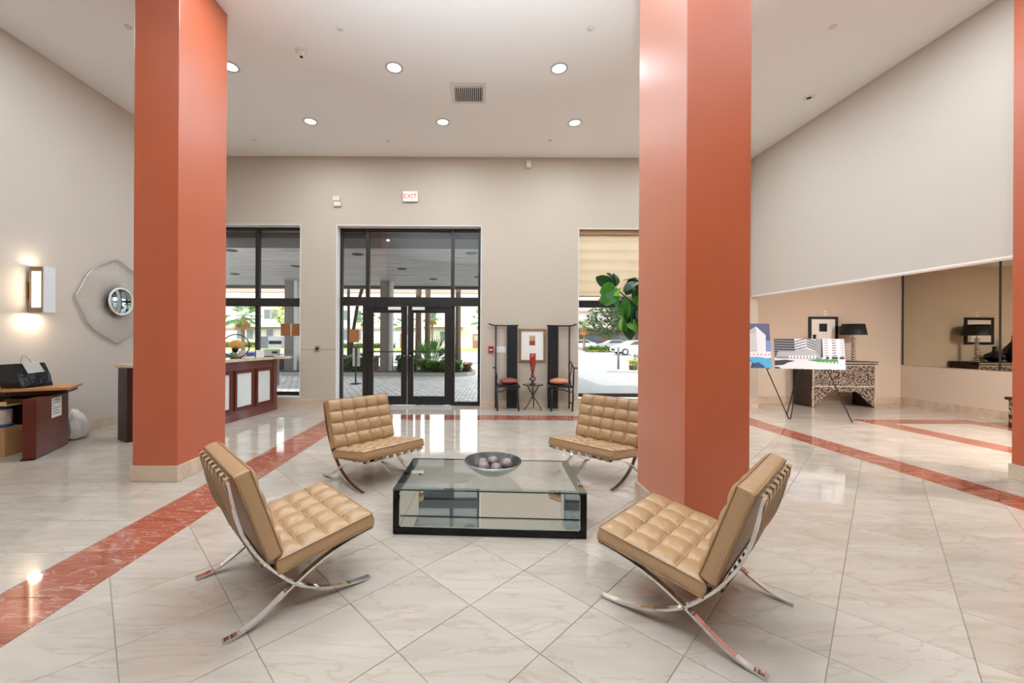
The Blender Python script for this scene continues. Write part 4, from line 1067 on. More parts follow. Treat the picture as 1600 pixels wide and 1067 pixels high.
# the free panel standing in front of it
dirp = Vector((-0.33, 0.69)).normalized(); nrm = Vector((dirp.y, -dirp.x))
p0 = Vector((-5.065, 4.585)); p1 = p0 + dirp * 0.76
t2 = thing('wooden_panel', 'thick dark mahogany panel leaning by the corner desk, paper notice on it', 'panel', (-5.2, 4.9, 0))
o2 = Vector(t2.location)
bm = B(); prism(bm, [tuple(p0), tuple(p1), tuple(p1 - nrm * 0.115), tuple(p0 - nrm * 0.115)], 0.02, 0.700); bmesh.ops.bevel(bm, geom=list(bm.edges), offset=0.004, segments=2, affect='EDGES'); link('board', bm, M['mahogany'], t2, o2)
bm = B(); q0, q1 = p0 - dirp * 0.012 , p1 + dirp * 0.006; prism(bm, [tuple(q0 - nrm * 0.004), tuple(q1 - nrm * 0.004), tuple(q1 - nrm * 0.125), tuple(q0 - nrm * 0.125)], 0.0, 0.02); link('foot_strip', bm, M['mahogany_dk'], t2, o2)
n0, n1 = p0 + dirp * 0.335 + nrm * 0.0012, p0 + dirp * 0.575 + nrm * 0.0012
t3 = thing('paper_notice', 'white paper notice with grey lines of print taped to the mahogany panel', 'notice', (n0.x, n0.y, 0.44))
bm = B(); prism(bm, [tuple(n0), tuple(n1), tuple(n1 + nrm * 0.001), tuple(n0 + nrm * 0.001)], 0.42, 0.665); link('sheet', bm, M['paper'], t3, t3.location)
bm = B()
for k, (a, b) in enumerate(((0.12, 0.85), (0.12, 0.8), (0.12, 0.25), (0.12, 0.88), (0.12, 0.75), (0.12, 0.8))):
    z = 0.628 - k * 0.033; u0, u1 = n0.lerp(n1, a), n0.lerp(n1, b)
    prism(bm, [tuple(u0 + nrm * 0.0012), tuple(u1 + nrm * 0.0012), tuple(u1 + nrm * 0.0018), tuple(u0 + nrm * 0.0018)], z, z + 0.010)
link('printed_lines', bm, M['ink'], t3, t3.location)
# shopping bag on the desk top
t = thing('gift_bag', 'glossy black shopping bag with cord handle on the corner desk', 'bag', (-5.61, 4.98, 0.796), math.radians(3))
bm = B()
lo = [(-0.13, -0.17), (0.13, -0.18), (0.14, 0.17), (-0.13, 0.17)]; hi = [(-0.17, -0.20), (0.055, -0.20), (0.075, 0.13), (-0.17, 0.12)]
va = [bm.verts.new((x, y, 0)) for x, y in lo]; vm = [bm.verts.new((a[0] * .5 + b_[0] * .5, (a[1] * .5 + b_[1] * .5) * 1.12, 0.15)) for a, b_ in zip(lo, hi)]; vb = [bm.verts.new((x, y, 0.285 + 0.012 * (i in (1, 2)))) for i, (x, y) in enumerate(hi)]
bm.faces.new(list(reversed(va)))
for L1, L2 in ((va, vm), (vm, vb)):
    for k in range(4): bm.faces.new((L1[k], L1[(k + 1) % 4], L2[(k + 1) % 4], L2[k]))
link('bag_body', bm, M['bagblack'], t)
bm = B(); tube(bm, catmull([(0.05, -0.13, 0.27), (0.045, -0.12, 0.35), (0.03, -0.08, 0.395), (0.045, -0.03, 0.35), (0.06, 0.0, 0.28)], 5), 0.004, 6); link('cord_handle', bm, M['rope'], t)
bm = B(); vs = [bm.verts.new(p) for p in ((0.066, -0.13, 0.297), (0.080, 0.05, 0.304), (0.135, 0.07, 0.185), (0.125, -0.12, 0.175), (0.0, -0.13, 0.302), (0.0, 0.05, 0.306))]
bm.faces.new((vs[0], vs[3], vs[2], vs[1])); bm.faces.new((vs[4], vs[0], vs[1], vs[5]))
r = bmesh.ops.solidify(bm, geom=bm.faces[:], thickness=0.001); link('paper_slip', bm, M['paper'], t)
# boxes below the overhang
t = thing('cardboard_box', 'brown cardboard box on the floor at the left edge of the photo', 'box', (-5.70, 4.80, 0), math.radians(4))
link('carton', box(B(), -0.13, 0.13, -0.11, 0.11, 0, 0.335, bev=0.003), M['card'], t)
link('tape', box(B(), -0.02, 0.02, -0.1115, -0.1105, 0.25, 0.334), M['card_in'], t)
t = thing('supplies_jar', 'clear jar with blue lids and printed label on top of the cardboard box', 'jar', (-5.71, 4.80, 0.336))
bm = B(); lathe(bm, [(0, 0), (0.088, 0), (0.09, 0.01), (0.09, 0.035), (0, 0.035)], 24); link('base_ring', bm, M['blue'], t)
bm = B(); lathe(bm, [(0.082, 0.035), (0.085, 0.05), (0.085, 0.20), (0.078, 0.21)], 24); link('label', bm, M['label'], t)
bm = B(); lathe(bm, [(0.07, 0.21), (0.076, 0.212), (0.076, 0.25), (0, 0.252)], 24); link('lid', bm, M['blue'], t)
t = thing('open_carton', 'open cardboard tray with pale flaps above the jar at the left edge', 'box', (-5.70, 4.80, 0.60), math.radians(3))
bm = B(); box(bm, -0.135, 0.16, -0.12, 0.13, 0, 0.008); box(bm, -0.135, 0.16, -0.12, -0.114, 0.008, 0.05); box(bm, -0.135, 0.16, 0.124, 0.13, 0.008, 0.05); link('tray', bm, M['card_in'], t)
# white bag on the floor
t = thing('plastic_sack', 'white plastic sack slumped on the floor behind the mahogany panel', 'bag', (-5.63, 5.58, 0))
bm = B(); bmesh.ops.create_icosphere(bm, subdivisions=4, radius=1)
for v in bm.verts:
    c = v.co.copy(); zz = (c.z + 1) / 2
    wdt = 0.185 * (1 - 0.60 * zz ** 1.3) * (1 + 0.07 * math.sin(7 * math.atan2(c.y, c.x)) + 0.05 * math.sin(13 * math.atan2(c.y, c.x) + 4 * zz))
    if c.z < -0.6: zz = max(0.0, (c.z + 0.85) * 0.4); wdt *= 1.12
    th_ = math.atan2(c.y, c.x); nz = noise.noise(c * 2.0) * 0.08 + 0.07 * abs(math.sin(5.5 * th_ + 2.2 * noise.noise(c * 1.5))) * (0.4 + zz) + noise.noise(c * 9.0) * 0.04 + 0.22 * max(0, math.cos(th_ + 0.6)) ** 6 * (1 - zz) ** 2
    wdt *= 1 + nz
    v.co = Vector((c.x * wdt * 0.92, c.y * wdt * 1.05, 0.002 + zz * 0.40 * (1 + 0.35 * nz)))
for f in bm.faces: f.smooth = True
link('sack', bm, M['plasticbag'], t)

# ------------------------------------------------------------------ alcove furniture
# mirror panels on the side wall
t = thing('mirror_panel', 'tall wall mirror panel on the alcove side wall nearest the corner', 'mirror', (AX, 8.15, 2.0))
link('glass', box(B(), AX - 0.008, AX - 0.001, 7.325, 8.955, 0.89, AZ - 0.01), M['mirror'], t, t.location)
bm = B(); box(bm, AX - 0.014, AX - 0.001, 8.955, 8.985, 0.89, AZ - 0.01); link('edge_channel', bm, M['photo_dark'], t, t.location)
t = thing('mirror_panel', 'tall wall mirror panel on the alcove side wall nearer the right pillar', 'mirror', (AX, 6.4, 2.0))
link('glass', box(B(), AX - 0.008, AX - 0.001, 5.4, 7.29, 0.89, AZ - 0.01), M['mirror'], t, t.location)
bm = B(); box(bm, AX - 0.013, AX - 0.001, 7.292, 7.322, 0.89, AZ - 0.01); link('edge_channel', bm, M['photo_dark'], t, t.location)

# inlaid console
x0, x1, y0, y1, zt = 7.215, 8.575, 8.48, 8.995, 0.985
t = thing('inlaid_console', 'dark chest console with mother of pearl inlay in the alcove', 'console', (7.9, 8.74, 0))
o_ = Vector(t.location)
link('top', box(B(), x0 - 0.025, x1 + 0.03, y0 - 0.03, y1, zt - 0.06, zt, bev=0.006), M['carved'], t, o_)
link('carcass', box(B(), x0, x1, y0 + 0.012, y1 - 0.005, 0.44, zt - 0.06, bev=0.003), M['carved'], t, o_)
link('front_panel', box(B(), x0 + 0.03, x1 - 0.03, y0 + 0.002, y0 + 0.012, 0.46, zt - 0.075), M['inlay'], t, o_)
cxm = (x0 + x1) / 2
for xx in (cxm,):
    bm = B(); tube(bm, [(xx + 0.028 * math.cos(2 * PI * k / 20), y0 - 0.006, 0.72 + 0.028 * math.sin(2 * PI * k / 20)) for k in range(20)], 0.004, 6, True); link('ring_pull', bm, M['black_matt'], t, o_)
for a, b in ((x0 + 0.16, x0 + 0.40), (x1 - 0.40, x1 - 0.16)):
    bm = B()
    for c in ((a, b, 0.54, 0.548), (a, b, 0.80, 0.808), (a, a + 0.008, 0.548, 0.80), (b - 0.008, b, 0.548, 0.80)): box(bm, c[0], c[1], y0 - 0.001, y0 + 0.004, c[2], c[3])
    link('inlay_cartouche', bm, M['carved'], t, o_)
ap = [(x0, 0.0), (x0 + 0.03, 0.0), (x0 + 0.40, 0.335), (x1 - 0.40, 0.335), (x1 - 0.03, 0.0), (x1, 0.0), (x1, 0.44), (x0, 0.44)]
bm = B(); prism_y(bm, ap, y0 + 0.002, y0 + 0.022); link('arched_apron', bm, M['inlay'], t, o_)
for a in (x0, x1 - 0.022): link('side_panel', box(B(), a, a + 0.022, y0 + 0.022, y1 - 0.005, 0.0, 0.44), M['carved'], t, o_)
bm = B()
def beads(bm, p, q, n_, s_=0.011):
    for k in range(n_):
        c = Vector(p).lerp(Vector(q), k / (n_ - 1)); box(bm, c.x - s_, c.x + s_, c.y - 0.004, c.y + 0.004, c.z - s_, c.z + s_)
beads(bm, (x0 - 0.01, y0 - 0.031, zt - 0.03), (x1 + 0.015, y0 - 0.031, zt - 0.03), 40)
beads(bm, (x0 + 0.015, y0, 0.02), (x0 + 0.015, y0, 0.90), 26); beads(bm, (x1 - 0.015, y0, 0.02), (x1 - 0.015, y0, 0.90), 26)
beads(bm, (x0 + 0.05, y0, 0.45), (x1 - 0.05, y0, 0.45), 38); beads(bm, (x0 + 0.05, y0, 0.905), (x1 - 0.05, y0, 0.905), 38)
link('bead_border', bm, M['pearl'], t, o_, kind='stuff')
# second chest, at the right by the pillar
t = thing('carved_chest', 'low dark carved chest by the alcove mirror, cut off by the right pillar', 'chest', (9.25, 5.95, 0))
link('lid', box(B(), -0.40, 0.40, -0.68, 0.68, 0.46, 0.51, bev=0.006), M['carved'], t)
link('carcass', box(B(), -0.37, 0.37, -0.65, 0.65, 0.08, 0.46, bev=0.004), M['inlay'], t)
for a in (-1, 1):
    for b in (-1, 1): link('foot', box(B(), min(a * .37, a * .30), max(a * .37, a * .30), min(b * .65, b * .58), max(b * .65, b * .58), 0, 0.08), M['carved'], t)

# console lamp
t = thing('table_lamp', 'lamp with black shade and silver ball stem on the inlaid console', 'lamp', (8.315, 8.72, zt))
bm = B(); lathe(bm, [(0, 0), (0.062, 0), (0.062, 0.012), (0.03, 0.022), (0, 0.024)], 28); link('base', bm, M['chrome'], t)
first_b = None
for k in range(9):
    if first_b is None:
        bm = B(); ball(bm, (0, 0, 0), 0.043, 18, 10, (1, 1, 0.66)); first_b = o = link('stem_ball', bm, M['chrome'], t)
    else: o = first_b.copy(); C.objects.link(o); o.parent = t
    o.location = (0, 0, 0.052 + k * 0.0545)
bm = B(); lathe(bm, [(0, 0.51), (0.01, 0.51), (0.01, 0.76), (0, 0.76)], 10); link('rod', bm, M['chrome'], t)
bm = B(); lathe(bm, [(0.23, 0.575), (0.19, 0.815), (0.186, 0.815), (0.226, 0.575)], 40); link('lamp_shade', bm, M['shade'], t)
# vases
t = thing('bottle_vase', 'tall black bottle vase on the console, mostly behind the easel photo', 'vase', (7.48, 8.74, zt))
bm = B(); lathe(bm, [(0, 0), (0.08, 0), (0.15, 0.08), (0.175, 0.17), (0.15, 0.28), (0.08, 0.38), (0.032, 0.46), (0.026, 0.54), (0.034, 0.575), (0.02, 0.575), (0, 0.5)], 32); link('vase_body', bm, M['ceramic'], t)
t = thing('round_vase', 'squat black round vase with narrow neck on the console', 'vase', (7.90, 8.74, zt))
bm = B(); lathe(bm, [(0, 0), (0.07, 0), (0.15, 0.06), (0.165, 0.11), (0.13, 0.17), (0.05, 0.21), (0.03, 0.25), (0.03, 0.32), (0.036, 0.335), (0.022, 0.335), (0, 0.25)], 32); link('vase_body', bm, M['ceramic'], t)
picture('framed_print', 7.575, 8.232, 1.36, 1.972, AY, 0.055, M['black_matt'], 'black framed print with a small dark square on the alcove wall',
        [('print', (-0.09, 0.09, -0.03, 0.15), M['art_dark']), ('print_line', (-0.07, 0.085, 0.02, 0.027), M['photo_lgrey']), ('print_line', (0.0, 0.008, -0.025, 0.12), M['photo_lgrey'])])
t = thing('picture_hook_plate', 'small white plate with dark dot above the black framed print', 'plate', (7.95, AY - 0.004, 2.05))
link('plate', box(B(), -0.035, 0.035, -0.004, 0.004, -0.05, 0.06, bev=0.002), M['plastic_w'], t)
link('dot', box(B(), -0.01, 0.01, -0.0055, -0.0045, 0.0, 0.02), M['dark'], t)

# ------------------------------------------------------------------ easels with mounted photographs
def easel(loc, rz, w_, h_, zb, label, blabel, foot_l, foot_r, art, tilt=0.10):
    e = thing('display_easel', label, 'easel', loc, rz, 'black display easels')
    top = Vector((0.0, 0.11, zb + h_ * 0.95))
    for f in (foot_l, foot_r):
        bm = B(); tube(bm, [(f[0], f[1], 0.008), (f[0] * 0.46, 0.035, zb - 0.008), (f[0] * 0.1, top.y, top.z)], 0.009, 7)
        lg = link('leg', bm, M['black_matt'], e)
        bm = B(); ball(bm, (f[0], f[1], 0.012), 0.013, 8, 6); link('rubber_foot', bm, M['rubber'], lg)
        bm = B(); tube(bm, [(f[0] * 0.46, 0.035, zb - 0.010), (f[0] * 0.46, -0.035, zb - 0.012), (f[0] * 0.46, -0.04, zb + 0.012)], 0.006, 6); link('ledge_pin', bm, M['black_matt'], lg)
    bm = B(); tube(bm, [(-0.18, 0.40, 0.008), (0.0, top.y + 0.012, top.z)], 0.009, 7); lg = link('rear_leg', bm, M['black_matt'], e)
    # the board stands on the pins and leans on the easel: a thing of its own
    bd = thing('photo_board', blabel, 'photograph', (0, 0, 0), group='mounted photographs on easels')
    bd.matrix_world = Matrix.Translation(loc) @ Matrix.Rotation(rz, 4, 'Z') @ Matrix.Translation((0, 0.0, zb)) @ Matrix.Rotation(-tilt, 4, 'X')
    link('foam_board', box(B(), -w_ / 2, w_ / 2, -0.008, 0.0, 0, h_), M['photo_white'], bd)
    mats = []; bm = B()
    for k, (poly, mk) in enumerate(art):
        if M[mk] not in mats: mats.append(M[mk])
        y = -0.0084 - 0.00012 * k
        f = bm.faces.new([bm.verts.new(((u - 0.5) * w_, y, v * h_)) for u, v in poly]); f.material_index = mats.index(M[mk])
        f.normal_update()
        if f.normal.y > 0: f.normal_flip()
    link('photo_print', bm, mats, bd, fix=False)
R4 = lambda a, b, c, d: [(a, b), (c, b), (c, d), (a, d)]
art2 = [(R4(0, 0, 1, 1), 'photo_white'), (R4(0, 0.38, 0.32, 1), 'photo_dark')]
for k in range(7): art2.append(([(0, 0.93 - k * .085), (0.30, 0.90 - k * .08), (0.30, 0.925 - k * .08), (0, 0.965 - k * .085)], 'photo_grey'))
art2 += [([(0.30, 0.62), (0.48, 0.72), (0.48, 1), (0.30, 1)], 'photo_white'), ([(0.48, 0.72), (0.66, 0.55), (0.70, 1), (0.48, 1)], 'photo_lgrey')]
for k in range(5):
    z = 0.98 - k * 0.085
    art2.append(([(0.30, z - .10), (0.47, z + .01), (0.47, z + .035), (0.30, z - .065)], 'photo_dark'))
    art2.append(([(0.47, z + .01), (0.62, z - .12), (0.62, z - .085), (0.47, z + .035)], 'photo_dark'))
art2 += [([(0.60, 0.36), (0.70, 0.40), (0.705, 1), (0.60, 1)], 'photo_grey'), ([(0.665, 0.36), (0.70, 0.40), (0.702, 1), (0.685, 1)], 'photo_dark'), ([(0.70, 0.36), (1, 0.34), (1, 1), (0.70, 1)], 'photo_white')]
for k in range(7):
    z = 0.95 - k * 0.082
    for a, b, mk in ((0.72, 0.775, 'photo_grey'), (0.83, 0.885, 'photo_dark'), (0.945, 0.99, 'photo_grey')): art2.append(([(a, z - 0.022), (b, z - 0.01), (b, z + 0.016), (a, z + 0.004)], mk))
art2 += [([(0.02, 0.42), (0.06, 0.58), (0.28, 0.58), (0.33, 0.66), (0.45, 0.70), (0.60, 0.55), (0.66, 0.40), (0.6, 0.33), (0.05, 0.33)], 'photo_lgrey'),
         (R4(0.03, 0.33, 0.68, 0.40), 'photo_grey')]
for k in range(9): art2.append((R4(0.21 + k * .045, 0.345, 0.237 + k * .045, 0.45), 'photo_white'))
for a, b in ((0.74, 0.78), (0.82, 0.90), (0.93, 0.99)): art2.append((R4(a, 0.345, b, 0.42), 'photo_dark'))
art2 += [(R4(0, 0.0, 1, 0.335), 'photo_white'), ([(0.0, 0.10), (0.12, 0.12), (0.19, 0.20), (0.30, 0.27), (0.16, 0.30), (0.0, 0.27)], 'photo_dark'), ([(0, 0.0), (0.09, 0.0), (0.06, 0.05), (0, 0.06)], 'photo_dark'),
         ([(0.46, 0.30), (0.60, 0.335), (0.90, 0.33), (0.90, 0.19), (0.66, 0.23)], 'photo_green')]
for k in range(5): art2.append(([(0.60 + k * .06, 0.20 - k * .012), (0.625 + k * .06, 0.20 - k * .012), (0.70 + k * .048, 0.25), (0.675 + k * .048, 0.25)], 'photo_white'))
easel((5.985, 7.10, 0), math.radians(-17), 1.05, 0.545, 0.915, 'black tripod easel holding the grey and green courtyard photograph', 'mounted photo of a white hotel courtyard with green lawn', (-0.27, 0.02), (0.62, -0.01), art2)
art1 = [(R4(0, 0, 1, 1), 'photo_sky'), (R4(0, 0.33, 1, 0.62), 'photo_sky2'), ([(0.45, 0.36), (0.45, 0.80), (0.68, 0.94), (0.68, 0.36)], 'photo_lgrey'), ([(0.68, 0.36), (0.68, 0.94), (0.90, 0.74), (0.88, 0.36)], 'photo_white'), ([(0.18, 0.36), (0.18, 0.64), (0.45, 0.74), (0.45, 0.36)], 'photo_white')]
for k in range(5): art1.append((R4(0.21 + k * .055, 0.40, 0.235 + k * .055, 0.66), 'photo_grey'))
for k in range(4): art1.append((R4(0.49 + k * .05, 0.40, 0.508 + k * .05, 0.78), 'photo_white'))
art1 += [(R4(0, 0.22, 1, 0.37), 'photo_white'), (R4(0, 0.32, 0.5, 0.36), 'photo_dark')]
for k in range(8): art1.append(([(0.30 + k * .09, 0.29), (0.35 + k * .09, 0.29), (0.325 + k * .09, 0.32)], 'photo_red'))
art1 += [([(0.40, 0.24), (0.70, 0.25), (1, 0.20), (1, 0), (0.70, 0), (0.60, 0.10)], 'photo_pool'), ([(0.55, 0.0), (0.60, 0.11), (0.70, 0.13), (0.82, 0.05), (0.84, 0)], 'photo_navy'), ([(0, 0), (0.5, 0), (0.55, 0.12), (0.35, 0.24), (0, 0.2)], 'photo_lgrey')]
easel((5.05, 7.28, 0), math.radians(-6), 0.74, 0.82, 0.92, 'black tripod easel half behind the right pillar', 'mounted photo of a white tower over a blue pool', (-0.6, 0.02), (0.66, -0.01), art1)

# ------------------------------------------------------------------ outdoors: ground, canopy, island, street
bm = B(); box(bm, -40, 1.4, YO, 22.5, -0.14, -0.02); struct('driveway', bm, M['pavers'])
struct('car_park', box(B(), 1.4, 40, YO, 22.5, -0.14, -0.022), M['asphalt'])
struct('street', box(B(), -110, 90, 22.5, 47, -0.14, -0.03), M['asphalt'])
struct('far_ground', box(B(), -160, 160, 47, 160, -0.14, -0.04), M['concrete'])
struct('canopy', box(box(box(B(), -16, 1.25, YO, 17.6, 3.72, 4.15), -16, 1.25, 8.64, 9.6, 3.60, 3.72, 1), -16, 1.25, 17.3, 17.65, 3.62, 4.3, 1), [M['canopy'], M['canopy_beam']])
for x, y, lab in ((-7.9, 11.2, 'left pane of the left window, lower one'), (-6.4, 10.4, 'right pane of the left window, upper one'), (-5.7, 12.6, 'right pane of the left window, lower one'), (-8.6, 14.2, 'left pane of the left window, smallest one'),
        (-3.2, 10.8, 'upper left glass over the doors'), (-2.4, 13.0, 'middle glass over the doors, upper left one'), (-0.1, 10.6, 'upper right glass over the doors, nearest one'), (0.3, 12.4, 'upper right glass over the doors, middle one'),
        (-1.6, 15.2, 'middle glass over the doors, lower right one'), (0.1, 14.6, 'upper right glass over the doors, farthest one')):
    t = thing('canopy_light', 'recessed canopy light seen in the ' + lab, 'light', (x, y, 3.72), group='canopy ceiling lights')
    bm = B(); lathe(bm, [(0, -0.002), (0.10, -0.002), (0.14, -0.02), (0.155, -0.012), (0.155, 0)], 20); link('trim_ring', bm, M['canopy_beam'], t)
def column_out(x, y, label):
    t = thing('canopy_column', label, 'column', (x, y, -0.02))
    link('shaft', box(B(), -0.16, 0.16, -0.16, 0.16, 0.15, 3.74), M['column_out'], t)
    link('painted_lit_side', box(B(), 0.16, 0.30, -0.10, 0.18, 0.15, 3.74), M['column_lit'], t)  # pale strip painted for the lit side of the column
    link('footing', box(B(), -0.22, 0.36, -0.22, 0.24, 0, 0.17, bev=0.01), M['column_out'], t)
column_out(-3.60, 15.9, 'grey canopy column seen through the left door leaf')
column_out(-7.40, 15.9, 'grey canopy column seen through the left window')

# planted island with kerb
isl = [(-16, 15.3), (-0.8, 15.3), (-0.3, 15.5), (0.0, 16.0), (0.05, 17.0), (-0.2, 18.3), (-0.8, 19.2), (-16, 19.2)]
struct('island_kerb', prism(B(), isl, -0.02, 0.11), M['concrete'])
struct('island_soil', prism(B(), [(x * 0.995 - 0.12, y + (0.14 if y < 17 else -0.14)) for x, y in isl], 0.10, 0.125), M['soil'])

def leaves(bm, pts, size, rnd, mi=0):
    for p in pts:
        a = rnd.uniform(0, 6.3); b = rnd.uniform(-1, 1); s_ = size * rnd.uniform(0.7, 1.3)
        u = Vector((math.cos(a), math.sin(a), b * 0.7)).normalized(); v = u.cross(Vector((rnd.uniform(-1, 1), rnd.uniform(-1, 1), 1))).normalized()
        p = Vector(p)
        f = bm.faces.new([bm.verts.new(q) for q in (p - u * s_, p + v * s_ * 0.5, p + u * s_, p - v * s_ * 0.5)]); f.material_index = mi
def hedge(name, x0, x1, y0, y1, z0, z1, n, size, mats, label, cat='hedge', group=None, seed=1):
    rnd = random.Random(seed); t = thing(name, label, cat, ((x0 + x1) / 2, (y0 + y1) / 2, z0), 0, group)
    bm = B(); pts = []
    for k in range(n):
        x = rnd.uniform(x0, x1); y = rnd.uniform(y0, y1); z = rnd.uniform(z0, z1)
        w_ = rnd.random()
        if w_ < 0.45: y = y0 + rnd.uniform(0, 0.08)
        elif w_ < 0.85: z = z1 - rnd.uniform(0, 0.09) + 0.05 * math.sin(x * 5)
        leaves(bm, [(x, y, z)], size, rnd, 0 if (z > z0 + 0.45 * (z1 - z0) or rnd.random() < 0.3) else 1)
    link('foliage', bm, mats, t, t.location, kind='stuff', fix=False)
    link('twiggy_core', box(B(), x0 + 0.06, x1 - 0.06, y0 + 0.1, y1 - 0.1, z0, z1 - 0.12), M['soil'], t, t.location)
hm = [M['hedge'], M['hedge_dk']]
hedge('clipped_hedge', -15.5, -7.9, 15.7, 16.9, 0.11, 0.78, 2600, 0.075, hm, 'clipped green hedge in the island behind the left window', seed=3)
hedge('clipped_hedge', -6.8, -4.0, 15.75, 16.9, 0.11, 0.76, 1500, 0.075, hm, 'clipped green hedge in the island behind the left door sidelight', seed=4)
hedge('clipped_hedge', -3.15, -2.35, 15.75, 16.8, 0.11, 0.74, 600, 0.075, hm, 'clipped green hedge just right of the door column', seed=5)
hedge('low_shrub', -2.2, -0.55, 15.6, 16.5, 0.11, 0.55, 900, 0.085, hm, 'dark low shrubs around the fan palm outside the right door', 'shrub', seed=6)
hedge('low_shrub', -0.5, -0.12, 16.0, 16.7, 0.11, 0.45, 200, 0.08, [M['palm_dry'], M['hedge_dk']], 'small brownish shrub at the tip of the island', 'shrub', seed=8)

def frond_fan(bm, c, direction, L, n, spread, w_, mi=0, droop=0.25):
    d = Vector(direction).normalized(); side = d.cross(Vector((0, 0, 1)))
    side = side.normalized() if side.length > 1e-3 else Vector((1, 0, 0))
    c = Vector(c)
    for k in range(n):
        a = (k / (n - 1) - 0.5) * spread
        v = (d * math.cos(a) + side * math.sin(a)).normalized(); tip = c + v * L * (1 - 0.15 * abs(a)) + Vector((0, 0, -droop * L * (1 - abs(v.z))))
        m_ = c + v * L * 0.55; pr = v.cross(Vector((0, 0, 1)))
        pr = pr.normalized() * w_ if pr.length > 1e-3 else Vector((w_, 0, 0))
        f = bm.faces.new([bm.verts.new(q) for q in (c, m_ - pr, tip, m_ + pr)]); f.material_index = mi
def palm(name, x, y, h_, r, crown, label, mats, lean=0.0, n=16, skirt=True, bark='bark', cat='palm', moss=0.0, z0=-0.02, group=None, seed=2):
    rnd = random.Random(seed); t = thing(name, label, cat, (x, y, z0), 0, group)
    pts = [(lean * q * q, 0, q * h_) for q in (0, .2, .4, .6, .8, 1)]
    bm = B(); tube(bm, pts, [r * 1.15, r, r * .95, r * .95, r * .9, r * .8], 10); link('trunk', bm, M[bark], t)
    if moss: bm = B(); tube(bm, [(0, 0, 0.0), (0, 0, moss)], [r * 1.25, r * 1.03], 10); link('mossy_base', bm, M['bark_moss'], t)
    bm = B(); top = Vector((lean, 0, h_))
    for k in range(n):
        a = 2 * PI * k / n * 2.4 + rnd.uniform(-.3, .3); e = rnd.uniform(-0.5, 1.1)
        dv = (math.cos(a) * math.cos(e), math.sin(a) * math.cos(e), math.sin(e))
        st = top + Vector(dv) * crown * 0.45
        tube(bm, [top, st], 0.018, 4)
        frond_fan(bm, st, dv, crown * 0.62, 11, 2.3, crown * 0.035, 0)
    link('crown', bm, mats, t, kind='stuff', fix=False)
    if skirt:
        bm = B()
        for k in range(14):
            a = rnd.uniform(0, 6.3); dv = (math.cos(a) * 0.6, math.sin(a) * 0.6, -1)
            frond_fan(bm, top + Vector((0, 0, -0.1)), dv, crown * 0.8, 7, 1.2, crown * 0.04, 0, 0.1)
        link('dry_skirt', bm, M['palm_dry'], t, kind='stuff', fix=False)
pm = M['palm']
palm('tall_palm', -2.62, 18.4, 8.2, 0.14, 1.6, 'tall palm, left of the two brown trunks behind the fan palm', pm, seed=11)
palm('tall_palm', -2.22, 18.6, 8.6, 0.13, 1.6, 'tall palm, right of the two brown trunks behind the fan palm', pm, 0.05, seed=12)
palm('tall_palm', -0.78, 18.3, 8.4, 0.13, 1.6, 'tall palm with mossy foot seen through the right sidelight', pm, moss=0.7, seed=13)
palm('leaning_palm', -5.85, 18.4, 7.6, 0.07, 1.4, 'slender dark upright palm trunk seen through the left sidelight', pm, -0.1, bark='bark_dk', seed=14)
palm('leaning_palm', -5.65, 18.0, 7.4, 0.08, 1.4, 'slender dark palm trunk leaning right in the left sidelight', pm, 2.0, bark='bark_dk', seed=15)
# fan palm at the front of the island
t = thing('fan_palm', 'spiky green fan palm in the island outside the right door', 'palm', (-1.72, 16.05, 0.1))
rnd = random.Random(5)
for k in range(22):
    a = 2 * PI * k / 22 * 3.3; e = 0.15 + 1.15 * (k / 22)
    dv = Vector((math.cos(a) * math.cos(e), math.sin(a) * math.cos(e), math.sin(e))); st = dv * rnd.uniform(0.45, 0.75) + Vector((0, 0, 0.25))
    bm = B(); tube(bm, [(0, 0, 0.12), st], 0.014, 4); frond_fan(bm, st, dv, rnd.uniform(0.6, 0.8), 13, 2.0, 0.022, 0, 0.2)
    link('frond', bm, M['palm'], t, fix=False)
bm = B(); tube(bm, [(0, 0, 0), (0, 0, 0.2)], [0.16, 0.1], 10); link('stem', bm, M['bark'], t)

# fan palms across the street, near the white building
for k, (x, y, h_, cr, lab) in enumerate(((-10.6, 47.5, 3.3, 1.5, 'shaggy fan palm across the street, left of the door column'), (-8.6, 49.5, 3.1, 1.7, 'green fan palm across the street, right of the door column'),
        (-5.4, 50.0, 4.2, 1.5, 'fan palm across the street above the front fan palm'), (0.95, 50.0, 3.8, 1.9, 'fan palm across the street at the right edge of the doorway'), (-13.2, 48.0, 3.9, 1.6, 'fan palm across the street behind the left sidelight'),
        (-22.2, 38.0, 3.5, 1.9, 'fan palm with brown skirt, right one seen in the left window'), (-23.6, 36.0, 2.6, 1.3, 'smaller fan palm, left one seen in the left window'), (14.3, 52.0, 3.2, 1.6, 'small palm by the parking lot in the right window'))):
    palm('street_palm', x, y, h_, 0.16, cr, lab, pm, n=20, seed=30 + k)
